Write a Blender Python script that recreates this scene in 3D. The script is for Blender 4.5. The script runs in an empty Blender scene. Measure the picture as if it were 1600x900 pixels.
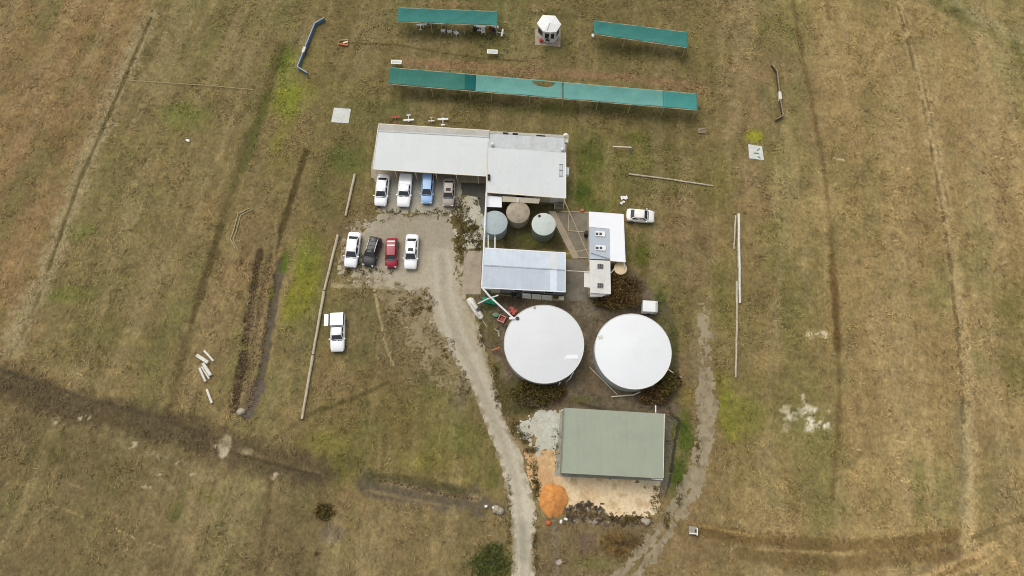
import bpy, bmesh, math, random
import numpy as np
from mathutils import Vector, Matrix
R = math.radians
random.seed(7)
rng = np.random.default_rng(11)
scene = bpy.context.scene
col = scene.collection

# ------------------------------------------------------------------ camera, sky, sun, exposure
CAM_H, TILT, FOC = 90.0, R(16.9), 1067.0
cam_d = bpy.data.cameras.new('camera'); cam_d.sensor_width = 36.0; cam_d.lens = FOC * 36 / 1600
cam_d.clip_start = 1.0; cam_d.clip_end = 9000
cam = bpy.data.objects.new('camera', cam_d); col.objects.link(cam)
cam.location = (0, 0, CAM_H); cam.rotation_euler = (TILT, 0, 0)
scene.camera = cam
SUN_EL, SUN_AZ = 58.0, 325.0          # azimuth clockwise from +Y
world = bpy.data.worlds.new('World'); scene.world = world; world.use_nodes = True
wn = world.node_tree.nodes; wl = world.node_tree.links
sky = wn.new('ShaderNodeTexSky'); sky.sky_type = 'NISHITA'; sky.sun_disc = False
sky.sun_elevation = R(SUN_EL); sky.sun_rotation = R(SUN_AZ)
sky.air_density = 1.0; sky.dust_density = 4.0; sky.ozone_density = 1.0
hs = wn.new('ShaderNodeHueSaturation'); hs.inputs['Saturation'].default_value = 0.30   # grey cloud cover
wl.new(sky.outputs[0], hs.inputs['Color']); wl.new(hs.outputs[0], wn['Background'].inputs['Color'])
wn['Background'].inputs['Strength'].default_value = 0.15
sun_d = bpy.data.lights.new('sun', 'SUN'); sun_d.energy = .8; sun_d.angle = R(50); sun_d.color = (1, .95, .87)
sun = bpy.data.objects.new('sun', sun_d); col.objects.link(sun)
a_ = R(SUN_AZ); e_ = R(SUN_EL)
sd = Vector((math.sin(a_) * math.cos(e_), math.cos(a_) * math.cos(e_), math.sin(e_)))
sun.rotation_euler = sd.to_track_quat('Z', 'Y').to_euler()
vs = scene.view_settings
scene.display_settings.display_device = 'sRGB'
vs.view_transform = 'Standard'; vs.look = 'None'; vs.gamma = 1.0; vs.use_curve_mapping = False
vs.exposure = -0.13
scene.render.engine = 'CYCLES'
scene.cycles.max_bounces = 5
scene.cycles.filter_width = 1.0

# ------------------------------------------------------------------ helpers
ST, CT = math.sin(TILT), math.cos(TILT)
def at(px, py, z=0.0):
    """survey: a point of the air photograph -> its real place at height z (metres)"""
    u = (px - 800) / FOC; v = (450 - py) / FOC
    t = (CAM_H - z) / (CT - v * ST)
    return Vector((u * t, (ST + v * CT) * t, z))
def lin(c):
    c = c / 255.0
    return c / 12.92 if c <= .04045 else ((c + .055) / 1.055) ** 2.4
def C(r, g, b): return (lin(r), lin(g), lin(b))

class MB:
    def __init__(s): s.v = []; s.f = []
    def add(s, vs_, fs):
        o = len(s.v); s.v += [Vector(p) for p in vs_]; s.f += [[i + o for i in f] for f in fs]; return s
    def box(s, c, size, rz=0.0, taper=1.0):
        x, y, z = [k / 2 for k in size]; m = Matrix.Rotation(rz, 3, 'Z'); c = Vector(c); t = taper
        p = [(-x, -y, -z), (x, -y, -z), (x, y, -z), (-x, y, -z), (-x*t, -y*t, z), (x*t, -y*t, z), (x*t, y*t, z), (-x*t, y*t, z)]
        return s.add([m @ Vector(q) + c for q in p], [(3, 2, 1, 0), (4, 5, 6, 7), (0, 1, 5, 4), (1, 2, 6, 5), (2, 3, 7, 6), (3, 0, 4, 7)])
    def beam(s, a, b, w, h):
        a = Vector(a); b = Vector(b); d = (b - a).normalized()
        up = Vector((0, 0, 1)) if abs(d.z) < .95 else Vector((0, 1, 0))
        r = d.cross(up).normalized() * (w / 2); u = r.cross(d).normalized() * (h / 2)
        p = [a - r - u, a + r - u, a + r + u, a - r + u, b - r - u, b + r - u, b + r + u, b - r + u]
        return s.add(p, [(0, 1, 2, 3), (7, 6, 5, 4), (0, 4, 5, 1), (1, 5, 6, 2), (2, 6, 7, 3), (3, 7, 4, 0)])
    def tube(s, a, b, r, n=8, r2=None):
        a = Vector(a); b = Vector(b); d = (b - a).normalized(); r2 = r if r2 is None else r2
        up = Vector((0, 0, 1)) if abs(d.z) < .95 else Vector((0, 1, 0))
        x = d.cross(up).normalized(); y = x.cross(d)
        p = []
        for c, rr in ((a, r), (b, r2)):
            p += [c + (x * math.cos(2 * math.pi * i / n) + y * math.sin(2 * math.pi * i / n)) * rr for i in range(n)]
        f = [(i, (i + 1) % n, n + (i + 1) % n, n + i) for i in range(n)]
        f += [tuple(range(n - 1, -1, -1)), tuple(range(n, 2 * n))]
        return s.add(p, f)
    def path(s, pts, r, n=8):
        for a, b in zip(pts[:-1], pts[1:]): s.tube(a, b, r, n)
        for q in pts[1:-1]: s.ball(q, r * 1.08, 8, 5)
        return s
    def ball(s, c, r, n=10, m=6, sc=(1, 1, 1)):
        c = Vector(c); prof = [(math.sin(math.pi * j / m), -math.cos(math.pi * j / m)) for j in range(m + 1)]
        return s.lathe(c, [(max(a, 1e-3) * r, b * r * sc[2]) for a, b in prof], n, sc)
    def lathe(s, c, prof, n=24, sc=(1, 1, 1)):
        c = Vector(c); p = []
        for (rr, z) in prof:
            p += [c + Vector((rr * math.cos(2 * math.pi * i / n) * sc[0], rr * math.sin(2 * math.pi * i / n) * sc[1], z)) for i in range(n)]
        f = []
        for j in range(len(prof) - 1):
            for i in range(n):
                k = (i + 1) % n
                f.append((j * n + i, j * n + k, (j + 1) * n + k, (j + 1) * n + i))
        f.append(tuple(range(n - 1, -1, -1))); f.append(tuple((len(prof) - 1) * n + i for i in range(n)))
        return s.add(p, f)
    def prism(s, pts, z0, z1=None):
        """pts: plan polygon, (x,y) or with own top z when z1 is None"""
        n = len(pts)
        top = [Vector((p[0], p[1], p[2] if z1 is None else z1)) for p in pts]
        bot = [Vector((p[0], p[1], z0)) for p in pts]
        area = sum(pts[i][0] * pts[(i + 1) % n][1] - pts[(i + 1) % n][0] * pts[i][1] for i in range(n))
        if area < 0: top.reverse(); bot.reverse()
        f = [tuple(range(n - 1, -1, -1)), tuple(range(n, 2 * n))] + [(i, (i + 1) % n, n + (i + 1) % n, n + i) for i in range(n)]
        return s.add(bot + top, f)
    def slab(s, pts, t=.06):
        n = len(pts); top = [Vector(p) for p in pts]
        area = sum(top[i].x * top[(i + 1) % n].y - top[(i + 1) % n].x * top[i].y for i in range(n))
        if area < 0: top.reverse()
        bot = [p - Vector((0, 0, t)) for p in top]
        f = [tuple(range(n - 1, -1, -1)), tuple(range(n, 2 * n))] + [(i, (i + 1) % n, n + (i + 1) % n, n + i) for i in range(n)]
        return s.add(bot + top, f)
    def loft(s, secs, cap=True):
        n = len(secs[0]); p = [q for sec in secs for q in sec]; f = []
        for j in range(len(secs) - 1):
            for i in range(n):
                k = (i + 1) % n
                f.append((j * n + i, j * n + k, (j + 1) * n + k, (j + 1) * n + i))
        if cap: f += [tuple(range(n - 1, -1, -1)), tuple((len(secs) - 1) * n + i for i in range(n))]
        return s.add(p, f)
    def build(s, name, m, parent=None, smooth=False, bevel=0.0):
        me = bpy.data.meshes.new(name)
        o0 = parent.get('_o', (0, 0, 0)) if parent is not None else (0, 0, 0)
        off = Vector(o0)
        me.from_pydata([tuple(v - off) for v in s.v], [], s.f); me.update()
        bm = bmesh.new(); bm.from_mesh(me); bmesh.ops.recalc_face_normals(bm, faces=bm.faces[:])
        if bevel: bmesh.ops.bevel(bm, geom=[e for e in bm.edges], offset=bevel, segments=2, affect='EDGES', clamp_overlap=True)
        bm.to_mesh(me); bm.free()
        me.materials.append(m)
        if smooth:
            me.polygons.foreach_set('use_smooth', [True] * len(me.polygons))
            me.set_sharp_from_angle(angle=R(40))
        o = bpy.data.objects.new(name, me); col.objects.link(o)
        if parent is not None:
            o.parent = parent
            if '_o' in parent: o['_o'] = tuple(o0)
        return o

def thing(name, label, cat, loc=(0, 0, 0), group=None, rz=0.0):
    o = bpy.data.objects.new(name, None); col.objects.link(o); o.empty_display_size = .3
    o.location = loc; o.rotation_euler = (0, 0, rz)
    if rz == 0.0 and tuple(loc) != (0, 0, 0): o['_o'] = tuple(loc)
    o['label'] = label; o['category'] = cat
    if group: o['group'] = group
    return o
def tag(o, label, cat, group=None, kind=None):
    if label: o['label'] = label
    if cat: o['category'] = cat
    if group: o['group'] = group
    if kind: o['kind'] = kind
    return o
def part_label(o, l): o['label'] = l; return o
def one(mb, name, m, label, cat, group=None, **k):
    """a thing that is one mesh; its origin is put at its base"""
    o = mb.build(name, m, None, **k)
    xs = [v.co for v in o.data.vertices]; c = sum(xs, Vector()) / len(xs); c.z = min(v.z for v in xs)
    o.data.transform(Matrix.Translation(-c)); o.location = c
    return tag(o, label, cat, group)
def copy_tree(o, parent=None):
    c = o.copy(); col.objects.link(c)
    if parent is not None: c.parent = parent
    for ch in list(o.children): copy_tree(ch, c)
    return c

# ------------------------------------------------------------------ materials
def nodes(name):
    m = bpy.data.materials.new(name); m.use_nodes = True
    return m, m.node_tree.nodes, m.node_tree.links, m.node_tree.nodes['Principled BSDF']
def mix(n, l, a, b, fac, mode='MIX'):
    x = n.new('ShaderNodeMix'); x.data_type = 'RGBA'; x.blend_type = mode
    for sock, val in ((x.inputs[0], fac), (x.inputs[6], a), (x.inputs[7], b)):
        if hasattr(val, 'node'): l.new(val, sock)
        elif isinstance(val, (int, float)): sock.default_value = val
        else: sock.default_value = (*val[:3], 1)
    return x.outputs[2]
def mrange(n, l, val, a, b, c, d):
    x = n.new('ShaderNodeMapRange'); x.interpolation_type = 'SMOOTHSTEP'
    l.new(val, x.inputs[0])
    for i, k in enumerate((a, b, c, d)): x.inputs[i + 1].default_value = k
    return x.outputs[0]
def noise(n, l, vec, scale, detail=4, rough=.6, dist=0.0):
    x = n.new('ShaderNodeTexNoise'); x.inputs['Scale'].default_value = scale; x.inputs['Detail'].default_value = detail
    x.inputs['Roughness'].default_value = rough; x.inputs['Distortion'].default_value = dist
    l.new(vec, x.inputs['Vector']); return x.outputs[0]
def stretch(n, l, vec, sx, sy, sz, rz=0):
    x = n.new('ShaderNodeMapping'); l.new(vec, x.inputs[0]); x.inputs['Scale'].default_value = (sx, sy, sz)
    x.inputs['Rotation'].default_value = (0, 0, rz); return x.outputs[0]
def mat(name, c, rough=.6, var=.12, scale=2.0, dirt=None, dirt_amt=.3, dirt_scale=1.0, metal=0.0, rib=None, bump=.0, spec=.4, grain=.06):
    """painted / worn surface: broad tone drift, fine grain, blotches of dirt, optional sheet ribs along a direction"""
    m, n, l, p = nodes(name)
    pos = n.new('ShaderNodeNewGeometry').outputs['Position']
    f = mrange(n, l, noise(n, l, pos, scale, 5), .3, .7, 1 - var, 1 + var)
    f2 = mrange(n, l, noise(n, l, pos, scale * 9, 3), .3, .7, 1 - grain, 1 + grain)
    mu = n.new('ShaderNodeMath'); mu.operation = 'MULTIPLY'; l.new(f, mu.inputs[0]); l.new(f2, mu.inputs[1]); fac = mu.outputs[0]
    if rib:                                             # (angle, spacing, depth): overlaps of roofing sheets
        sp = n.new('ShaderNodeSeparateXYZ'); l.new(stretch(n, l, pos, 1, 1, 1, rib[0]), sp.inputs[0])
        w = n.new('ShaderNodeMath'); w.operation = 'MODULO'; ad = n.new('ShaderNodeMath'); ad.operation = 'ADD'
        l.new(sp.outputs[0], ad.inputs[0]); ad.inputs[1].default_value = 500
        l.new(ad.outputs[0], w.inputs[0]); w.inputs[1].default_value = rib[1]
        rr = mrange(n, l, w.outputs[0], 0, rib[1] * .16, 1 - rib[2], 1)
        mu2 = n.new('ShaderNodeMath'); mu2.operation = 'MULTIPLY'; l.new(fac, mu2.inputs[0]); l.new(rr, mu2.inputs[1]); fac = mu2.outputs[0]
        # streaks running down the sheets
        st = noise(n, l, stretch(n, l, pos, 1 / rib[1] * 1.3, .12, .12, rib[0]), 1.0, 4)
        rr = mrange(n, l, st, .3, .7, 1 - rib[2] * 1.0, 1 + rib[2] * .6)
        mu3 = n.new('ShaderNodeMath'); mu3.operation = 'MULTIPLY'; l.new(fac, mu3.inputs[0]); l.new(rr, mu3.inputs[1]); fac = mu3.outputs[0]
    vm = n.new('ShaderNodeVectorMath'); vm.operation = 'SCALE'; vm.inputs[0].default_value = c; l.new(fac, vm.inputs['Scale'])
    out = vm.outputs[0]
    if dirt:
        d = mrange(n, l, noise(n, l, pos, dirt_scale, 7, .68), .48, .72, 0, dirt_amt)
        out = mix(n, l, out, dirt, d)
    l.new(out, p.inputs['Base Color'])
    p.inputs['Roughness'].default_value = rough; p.inputs['Metallic'].default_value = metal; p.inputs['Specular IOR Level'].default_value = spec
    if bump:
        b = n.new('ShaderNodeBump'); b.inputs['Strength'].default_value = bump; b.inputs['Distance'].default_value = .05
        l.new(noise(n, l, pos, scale * 6, 5), b.inputs['Height']); l.new(b.outputs[0], p.inputs['Normal'])
    return m
def leaf_mat(name, cols):
    m, n, l, p = nodes(name)
    g = n.new('ShaderNodeNewGeometry'); r = n.new('ShaderNodeValToRGB'); l.new(g.outputs['Random Per Island'], r.inputs[0])
    e = r.color_ramp.elements
    for i, c in enumerate(cols):
        k = e[i] if i < 2 else e.new(1)
        k.position = i / max(1, len(cols) - 1); k.color = (*c, 1)
    f = mrange(n, l, noise(n, l, g.outputs['Position'], 2.2, 3), .35, .65, .75, 1.2)
    vm = n.new('ShaderNodeVectorMath'); vm.operation = 'SCALE'; l.new(r.outputs[0], vm.inputs[0]); l.new(f, vm.inputs['Scale'])
    l.new(vm.outputs[0], p.inputs['Base Color']); p.inputs['Roughness'].default_value = .75; p.inputs['Specular IOR Level'].default_value = .2
    return m

RIB = R(-4)       # the compound stands a few degrees off the frame
M = dict(
    roof_white=mat('white_sheet_roof', C(221, 224, 221), .45, .03, .25, C(186, 186, 180), .22, .5, rib=(R(5), .76, .012), grain=.015),
    roof_grey=mat('weathered_sheet_roof', C(196, 199, 197), .5, .05, .5, C(150, 150, 145), .35, .8, rib=(R(5), .76, .05), grain=.03),
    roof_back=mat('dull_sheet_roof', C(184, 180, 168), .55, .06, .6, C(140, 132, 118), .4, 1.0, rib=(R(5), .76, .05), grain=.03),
    roof_blue=mat('bluish_sheet_roof', C(205, 214, 222), .45, .04, .35, C(160, 160, 158), .2, .6, rib=(R(4), .76, .035), grain=.02),
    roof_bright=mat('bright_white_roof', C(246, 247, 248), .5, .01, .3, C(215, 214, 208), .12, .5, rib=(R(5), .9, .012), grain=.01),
    roof_cream=mat('cream_roof', C(222, 219, 210), .5, .04, .5, C(170, 160, 140), .3, .9, grain=.03),
    roof_bluegrey=mat('blue_grey_roof', C(187, 194, 202), .5, .03, .5, C(150, 150, 152), .25, 1.0, rib=(R(5), .76, .03), grain=.02),
    roof_green=mat('pale_green_sheet_roof', C(163, 170, 148), .5, .025, .3, C(140, 142, 128), .25, .5, rib=(R(4), .76, .03), grain=.02),
    skylight=mat('skylight_sheet', C(232, 240, 248), .3, .03, 1.0),
    skylight_dull=mat('old_skylight', C(214, 216, 214), .5, .05, 1.0),
    tank_white_b=mat('tank_new_white_roof', C(238, 240, 239), .45, .012, .2, C(220, 220, 216), .2, .35, grain=.012),
    seam=mat('ridge_cap_stain', C(168, 174, 180), .6, .2, 2.0),
    wall_cream=mat('cream_wall', C(205, 195, 170), .6, .06, .8, C(140, 125, 100), .3, 1.5),
    wall_grey=mat('grey_wall', C(128, 132, 132), .55, .06, .8, C(90, 88, 82), .4, 1.5),
    wall_green=mat('green_grey_wall', C(136, 148, 130), .55, .06, .8, C(100, 105, 92), .3, 1.5),
    trim=mat('cream_trim', C(232, 224, 202), .5, .05, 2.0),
    white=mat('white_paint', C(240, 240, 236), .4, .03, 1.5),
    white_worn=mat('worn_white_paint', C(225, 221, 208), .6, .1, 2.0, C(150, 138, 115), .5, 2.5),
    pipe=mat('white_pipe', C(238, 239, 238), .35, .03, 1.5, C(190, 186, 176), .3, 2.0),
    tank_white=mat('tank_white_roof', C(225, 227, 225), .5, .012, .2, C(212, 212, 208), .25, .35, grain=.012),
    tank_wall=mat('tank_wall', C(190, 195, 196), .5, .06, .6, C(130, 132, 130), .3, 1.2),
    tank_blue=mat('tank_pale_blue', C(168, 180, 179), .5, .05, .6, C(130, 142, 142), .4, 1.1),
    tank_green=mat('tank_pale_green', C(198, 206, 196), .5, .04, .6, C(166, 172, 160), .3, 1.1),
    tank_green_wall=mat('tank_green_wall', C(134, 142, 130), .55, .06, .6, C(90, 100, 86), .35, 1.1),
    tank_concrete=mat('tank_mouldy_concrete', C(174, 161, 139), .85, .1, .9, C(104, 92, 72), .6, 1.3, bump=.2),
    tank_cream=mat('tank_cream', C(228, 205, 165), .5, .05, .8, C(190, 160, 120), .4, 1.5),
    cloth_mid=mat('green_shade_cloth', C(62, 122, 108), .9, .06, .35, C(88, 140, 128), .3, .5, rib=(R(95), 3.6, .04), grain=.06),
    cloth_top=mat('teal_shade_cloth', C(60, 126, 116), .9, .06, .35, C(84, 146, 138), .3, .5, rib=(R(95), 3.6, .04), grain=.06),
    cloth_dark=mat('dark_teal_shade_cloth', C(10, 94, 92), .9, .05, .5, grain=.06),
    cloth_light=mat('faded_teal_shade_cloth', C(106, 161, 150), .9, .05, .35, C(124, 176, 166), .35, .5, rib=(R(95), 3.6, .03), grain=.05),
    cloth_end=mat('worn_teal_shade_cloth', C(70, 144, 136), .9, .05, .5, grain=.06),
    post=mat('galvanised_post', C(182, 174, 140), .5, .1, 3.0, metal=.0),
    concrete=mat('concrete', C(168, 161, 145), .9, .1, .6, C(126, 114, 96), .5, .9, bump=.15),
    concrete_pink=mat('stained_concrete', C(172, 157, 136), .9, .1, .7, C(134, 116, 92), .55, 1.1, bump=.15),
    concrete_white=mat('pale_concrete', C(214, 215, 206), .85, .06, .9, C(158, 158, 148), .4, 1.4, bump=.1),
    concrete_path=mat('grey_paving', C(132, 124, 108), .9, .12, .7, C(98, 90, 74), .5, 1.3, bump=.15),
    dark_pad=mat('dark_ground_pad', C(82, 80, 70), .9, .1, 1.0, C(110, 104, 84), .4, 1.2, bump=.2),
    timber=mat('weathered_timber', C(158, 142, 116), .85, .18, 1.6, C(96, 84, 62), .5, 2.5, bump=.2),
    timber_pale=mat('pale_timber', C(196, 184, 158), .85, .12, 1.6, C(130, 116, 92), .4, 2.5, bump=.2),
    edging=mat('timber_edging', C(188, 168, 130), .85, .12, 2.0),
    glass=mat('car_glass', (.04, .045, .047), .08, .1, 2.0, spec=.8),
    window=mat('window_glass', (.03, .035, .035), .12, .2, 2.0, spec=.7),
    rubber=mat('tyre_rubber', (.018, .018, .018), .8),
    alloy=mat('alloy_rim', (.35, .35, .36), .4, metal=.6),
    lamp=mat('headlamp_lens', (.55, .57, .58), .15, spec=.8),
    red_lamp=mat('tail_lamp', (.35, .02, .02), .25),
    black=mat('black_plastic', (.02, .02, .022), .5),
    dark=mat('dark_grey', C(66, 66, 64), .6, .15, 3.0),
    paint_white=mat('car_white', C(254, 254, 254), .2, .01, 1.0, spec=.9, grain=.0),
    paint_cream=mat('car_pearl', C(248, 246, 238), .25, .01, 1.0, spec=.6, grain=.0),
    paint_blue=mat('car_light_blue', C(160, 196, 236), .25, .02, 1.0, spec=.6, grain=.0),
    paint_beige=mat('car_beige', C(172, 160, 146), .3, .02, 1.0, spec=.6, grain=.0),
    paint_black=mat('car_black', C(52, 52, 52), .35, .03, 1.0, spec=.6, grain=.0),
    paint_red=mat('car_red', C(160, 26, 52), .25, .02, 1.0, spec=.6, grain=.0),
    blue=mat('blue_mesh', C(92, 140, 196), .7, .1, 2.0),
    brown=mat('brown_mesh', C(98, 84, 62), .8, .15, 2.0),
    red=mat('faded_red', C(186, 84, 66), .6, .12, 3.0),
    redair=mat('model_red', C(168, 76, 62), .5, .08, 3.0),
    orange=mat('orange_paint', C(204, 108, 66), .6, .1, 3.0),
    green=mat('green_tarp', C(34, 142, 100), .5, .12, 2.5, bump=.4),
    green_pale=mat('pale_green_plastic', C(98, 140, 104), .5, .1, 2.5),
    pink=mat('faded_pink_plastic', C(206, 150, 138), .6, .1, 2.5),
    straw=mat('cream_plastic', C(220, 214, 190), .5, .06, 2.5),
    rope=mat('pale_rope', C(190, 180, 138), .8, .1, 2.0),
    rock=mat('pale_rock', C(176, 166, 144), .95, .18, 2.5, C(120, 106, 84), .5, 3.0, bump=.3),
    wood_stem=mat('shrub_stem', C(88, 72, 52), .9, .2, 4.0),
)

# ------------------------------------------------------------------ ground: survey raster (world metres)
GX0, GX1, GY0, GY1, GS = -92.0, 92.0, -17.0, 84.0, 0.19
gx = np.arange(GX0, GX1, GS); gy = np.arange(GY0, GY1, GS)
NX, NY = len(gx), len(gy)
XX, YY = np.meshgrid(gx, gy)                     # [iy, ix]
def vnoise(x, y, s, seed):
    r = np.random.default_rng(seed); T = r.random((256, 256))
    x = x / s + 1000; y = y / s + 1000
    i = np.floor(x).astype(int); j = np.floor(y).astype(int); fx = x - i; fy = y - j
    fx = fx * fx * (3 - 2 * fx); fy = fy * fy * (3 - 2 * fy)
    a = T[i & 255, j & 255]; b = T[(i + 1) & 255, j & 255]; c = T[i & 255, (j + 1) & 255]; d = T[(i + 1) & 255, (j + 1) & 255]
    return (a * (1 - fx) + b * fx) * (1 - fy) + (c * (1 - fx) + d * fx) * fy
def fbm(x, y, s, seed, o=4, g=.55):
    t = 0; w = 1; tot = 0
    for k in range(o):
        t = t + w * vnoise(x, y, s / 2 ** k, seed + k * 17); tot += w; w *= g
    return t / tot
def sstep(a, b, x):
    t = np.clip((x - a) / (b - a), 0, 1); return t * t * (3 - 2 * t)
def seg_dist(x, y, pts):
    d = np.full(x.shape, 1e9)
    for a, b in zip(pts[:-1], pts[1:]):
        ax, ay, bx, by = a[0], a[1], b[0], b[1]; L = (bx - ax) ** 2 + (by - ay) ** 2 + 1e-9
        t = np.clip(((x - ax) * (bx - ax) + (y - ay) * (by - ay)) / L, 0, 1)
        d = np.minimum(d, np.hypot(x - ax - t * (bx - ax), y - ay - t * (by - ay)))
    return d
def poly_sd(x, y, pts):
    """signed distance, positive inside"""
    d = seg_dist(x, y, list(pts) + [pts[0]]); ins = np.zeros(x.shape, bool); n = len(pts)
    for i in range(n):
        ax, ay = pts[i][:2]; bx, by = pts[(i + 1) % n][:2]
        c = (ay > y) != (by > y)
        xi = (bx - ax) * (y - ay) / (by - ay + 1e-12) + ax
        ins ^= c & (x < xi)
    return np.where(ins, d, -d)
def W(pts): return [tuple(at(*p)[:2]) for p in pts]

RGB = np.zeros((NY, NX, 3)); STRAW = np.full((NY, NX), .55); REL = np.zeros((NY, NX))
def region(x0, x1, y0, y1):
    a = max(0, int((x0 - GX0) / GS)); b = min(NX, int((x1 - GX0) / GS) + 2)
    c = max(0, int((y0 - GY0) / GS)); d = min(NY, int((y1 - GY0) / GS) + 2)
    return slice(c, d), slice(a, b)
_seed = [100]
def blend(s, a, c, straw=None):
    c = np.array(c, float); RGB[s] = RGB[s] * (1 - a[..., None]) + c * a[..., None]
    if straw is not None: STRAW[s] = STRAW[s] * (1 - a) + straw * a
def blob(px, py, rx, ry, c, st=.7, soft=.8, warp=.5, ang=0, straw=None, ns=None, gaps=0.0):
    _seed[0] += 7
    o = at(px, py); k = 1 / 11.0; rx *= k; ry *= k; m = max(rx, ry) * 1.6
    s = region(o.x - m, o.x + m, o.y - m, o.y + m); x = XX[s] - o.x; y = YY[s] - o.y
    if x.size == 0: return
    ca, sa = math.cos(R(ang)), math.sin(R(ang)); u = x * ca + y * sa; v = -x * sa + y * ca
    d = np.hypot(u / rx, v / ry) + (fbm(XX[s], YY[s], ns or max(1.2, min(rx, ry) * .8), _seed[0], 5, .65) - .5) * 2 * warp
    a = st * sstep(1, 1 - soft, d)
    if gaps: a = a * sstep(gaps - .07, gaps + .07, fbm(XX[s], YY[s], .9, _seed[0] + 3, 4, .8))
    blend(s, a, c, straw)
def line(pts, w, c, st=.7, soft=.6, warp=.4, straw=None, depth=0.0, ns=1.2, gaps=0.0):
    _seed[0] += 7
    p = W(pts); xs = [q[0] for q in p]; ys = [q[1] for q in p]; m = w * 2.2 + .6
    s = region(min(xs) - m, max(xs) + m, min(ys) - m, max(ys) + m); x = XX[s]; y = YY[s]
    if x.size == 0: return
    d = seg_dist(x, y, p) / (w / 2) + (fbm(x, y, ns, _seed[0], 4, .6) - .5) * 2 * warp
    a = st * sstep(1, 1 - soft, d)
    if gaps: a = a * sstep(gaps - .12, gaps + .12, fbm(x, y, 1.6, _seed[0] + 3, 4, .65))
    blend(s, a, c, straw)
    if depth: REL[s] -= depth * sstep(1, .2, d)
def poly(pts, c, st=.8, edge=.8, warp=.6, straw=None, ns=1.5, gaps=0.0):
    _seed[0] += 7
    p = W(pts); xs = [q[0] for q in p]; ys = [q[1] for q in p]; m = edge + warp + .5
    s = region(min(xs) - m, max(xs) + m, min(ys) - m, max(ys) + m); x = XX[s]; y = YY[s]
    if x.size == 0: return
    d = poly_sd(x, y, p) + (fbm(x, y, ns, _seed[0], 5, .65) - .5) * 2 * warp
    a = st * sstep(-edge * .5, edge * .5, d)
    if gaps: a = a * sstep(gaps - .1, gaps + .1, fbm(x, y, 1.3, _seed[0] + 3, 4, .7))
    blend(s, a, c, straw)

#@@GROUND
BROWN = (121, 101, 66); OLIVE = (100, 91, 51); STRAWC = (142, 122, 82); DKBR = (92, 77, 50); GREEN = (92, 96, 40); LIME = (120, 122, 42)
n1 = fbm(XX, YY, 26, 1, 5, .55)[..., None]; n2 = fbm(XX, YY, 7, 2, 5, .6)[..., None]; n3 = fbm(XX, YY, 2.6, 3, 4, .6)[..., None]
RGB[:] = np.array(BROWN)
RGB += (np.array(OLIVE) - RGB) * sstep(.42, .66, n1 * .55 + n2 * .45) * .75
RGB += (np.array(STRAWC) - RGB) * sstep(.5, .72, n2 * .6 + n3 * .4) * .5
RGB += (np.array(DKBR) - RGB) * sstep(.55, .75, 1 - n2 * .5 - n3 * .5) * .45
# --- large fields
poly([(-200, -60), (235, -60), (228, 30), (150, 190), (60, 420), (0, 560), (-200, 620)], (128, 103, 67), .7, 6, 1.5, .3)
poly([(240, -40), (470, -40), (440, 90), (400, 200), (330, 420), (260, 640), (60, 560), (110, 330), (200, 120)], (110, 98, 60), .55, 5, 2)
poly([(1250, -60), (1420, -60), (1500, 400), (1505, 840), (1300, 850), (1290, 400)], (131, 110, 70), .55, 4, 2, .7)
poly([(1410, -60), (1800, -60), (1800, 960), (1520, 960), (1500, 400)], (135, 113, 73), .6, 4, 2, .6)
poly([(1120, 330), (1290, 330), (1300, 560), (1300, 820), (1110, 820)], (118, 101, 61), .5, 4, 2, .6)
poly([(-200, 600), (330, 700), (500, 750), (520, 960), (-200, 960)], (99, 85, 57), .7, 4, 2, .65)
poly([(480, 620), (720, 600), (790, 760), (600, 760), (470, 700)], (108, 96, 52), .6, 3, 2)
poly([(560, 770), (800, 790), (800, 960), (520, 960)], (115, 98, 64), .6, 3, 2, .7)
poly([(470, -40), (1130, -40), (1130, 200), (900, 330), (480, 330)], (107, 95, 55), .6, 5, 2, .6)
poly([(880, 190), (1150, 240), (1140, 330), (880, 330)], (101, 93, 48), .6, 3, 2, .5)
poly([(1400, -60), (1800, -60), (1800, 300), (1590, 200), (1500, 60)], (118, 106, 66), .6, 5, 2)
line([(1425, -30), (1490, 20), (1560, 55), (1640, 110)], 4, (92, 86, 50), .7, .7, .5)
line([(1470, -10), (1530, 30), (1600, 65)], 2.4, (128, 120, 82), .6, .7, .5)
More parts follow.
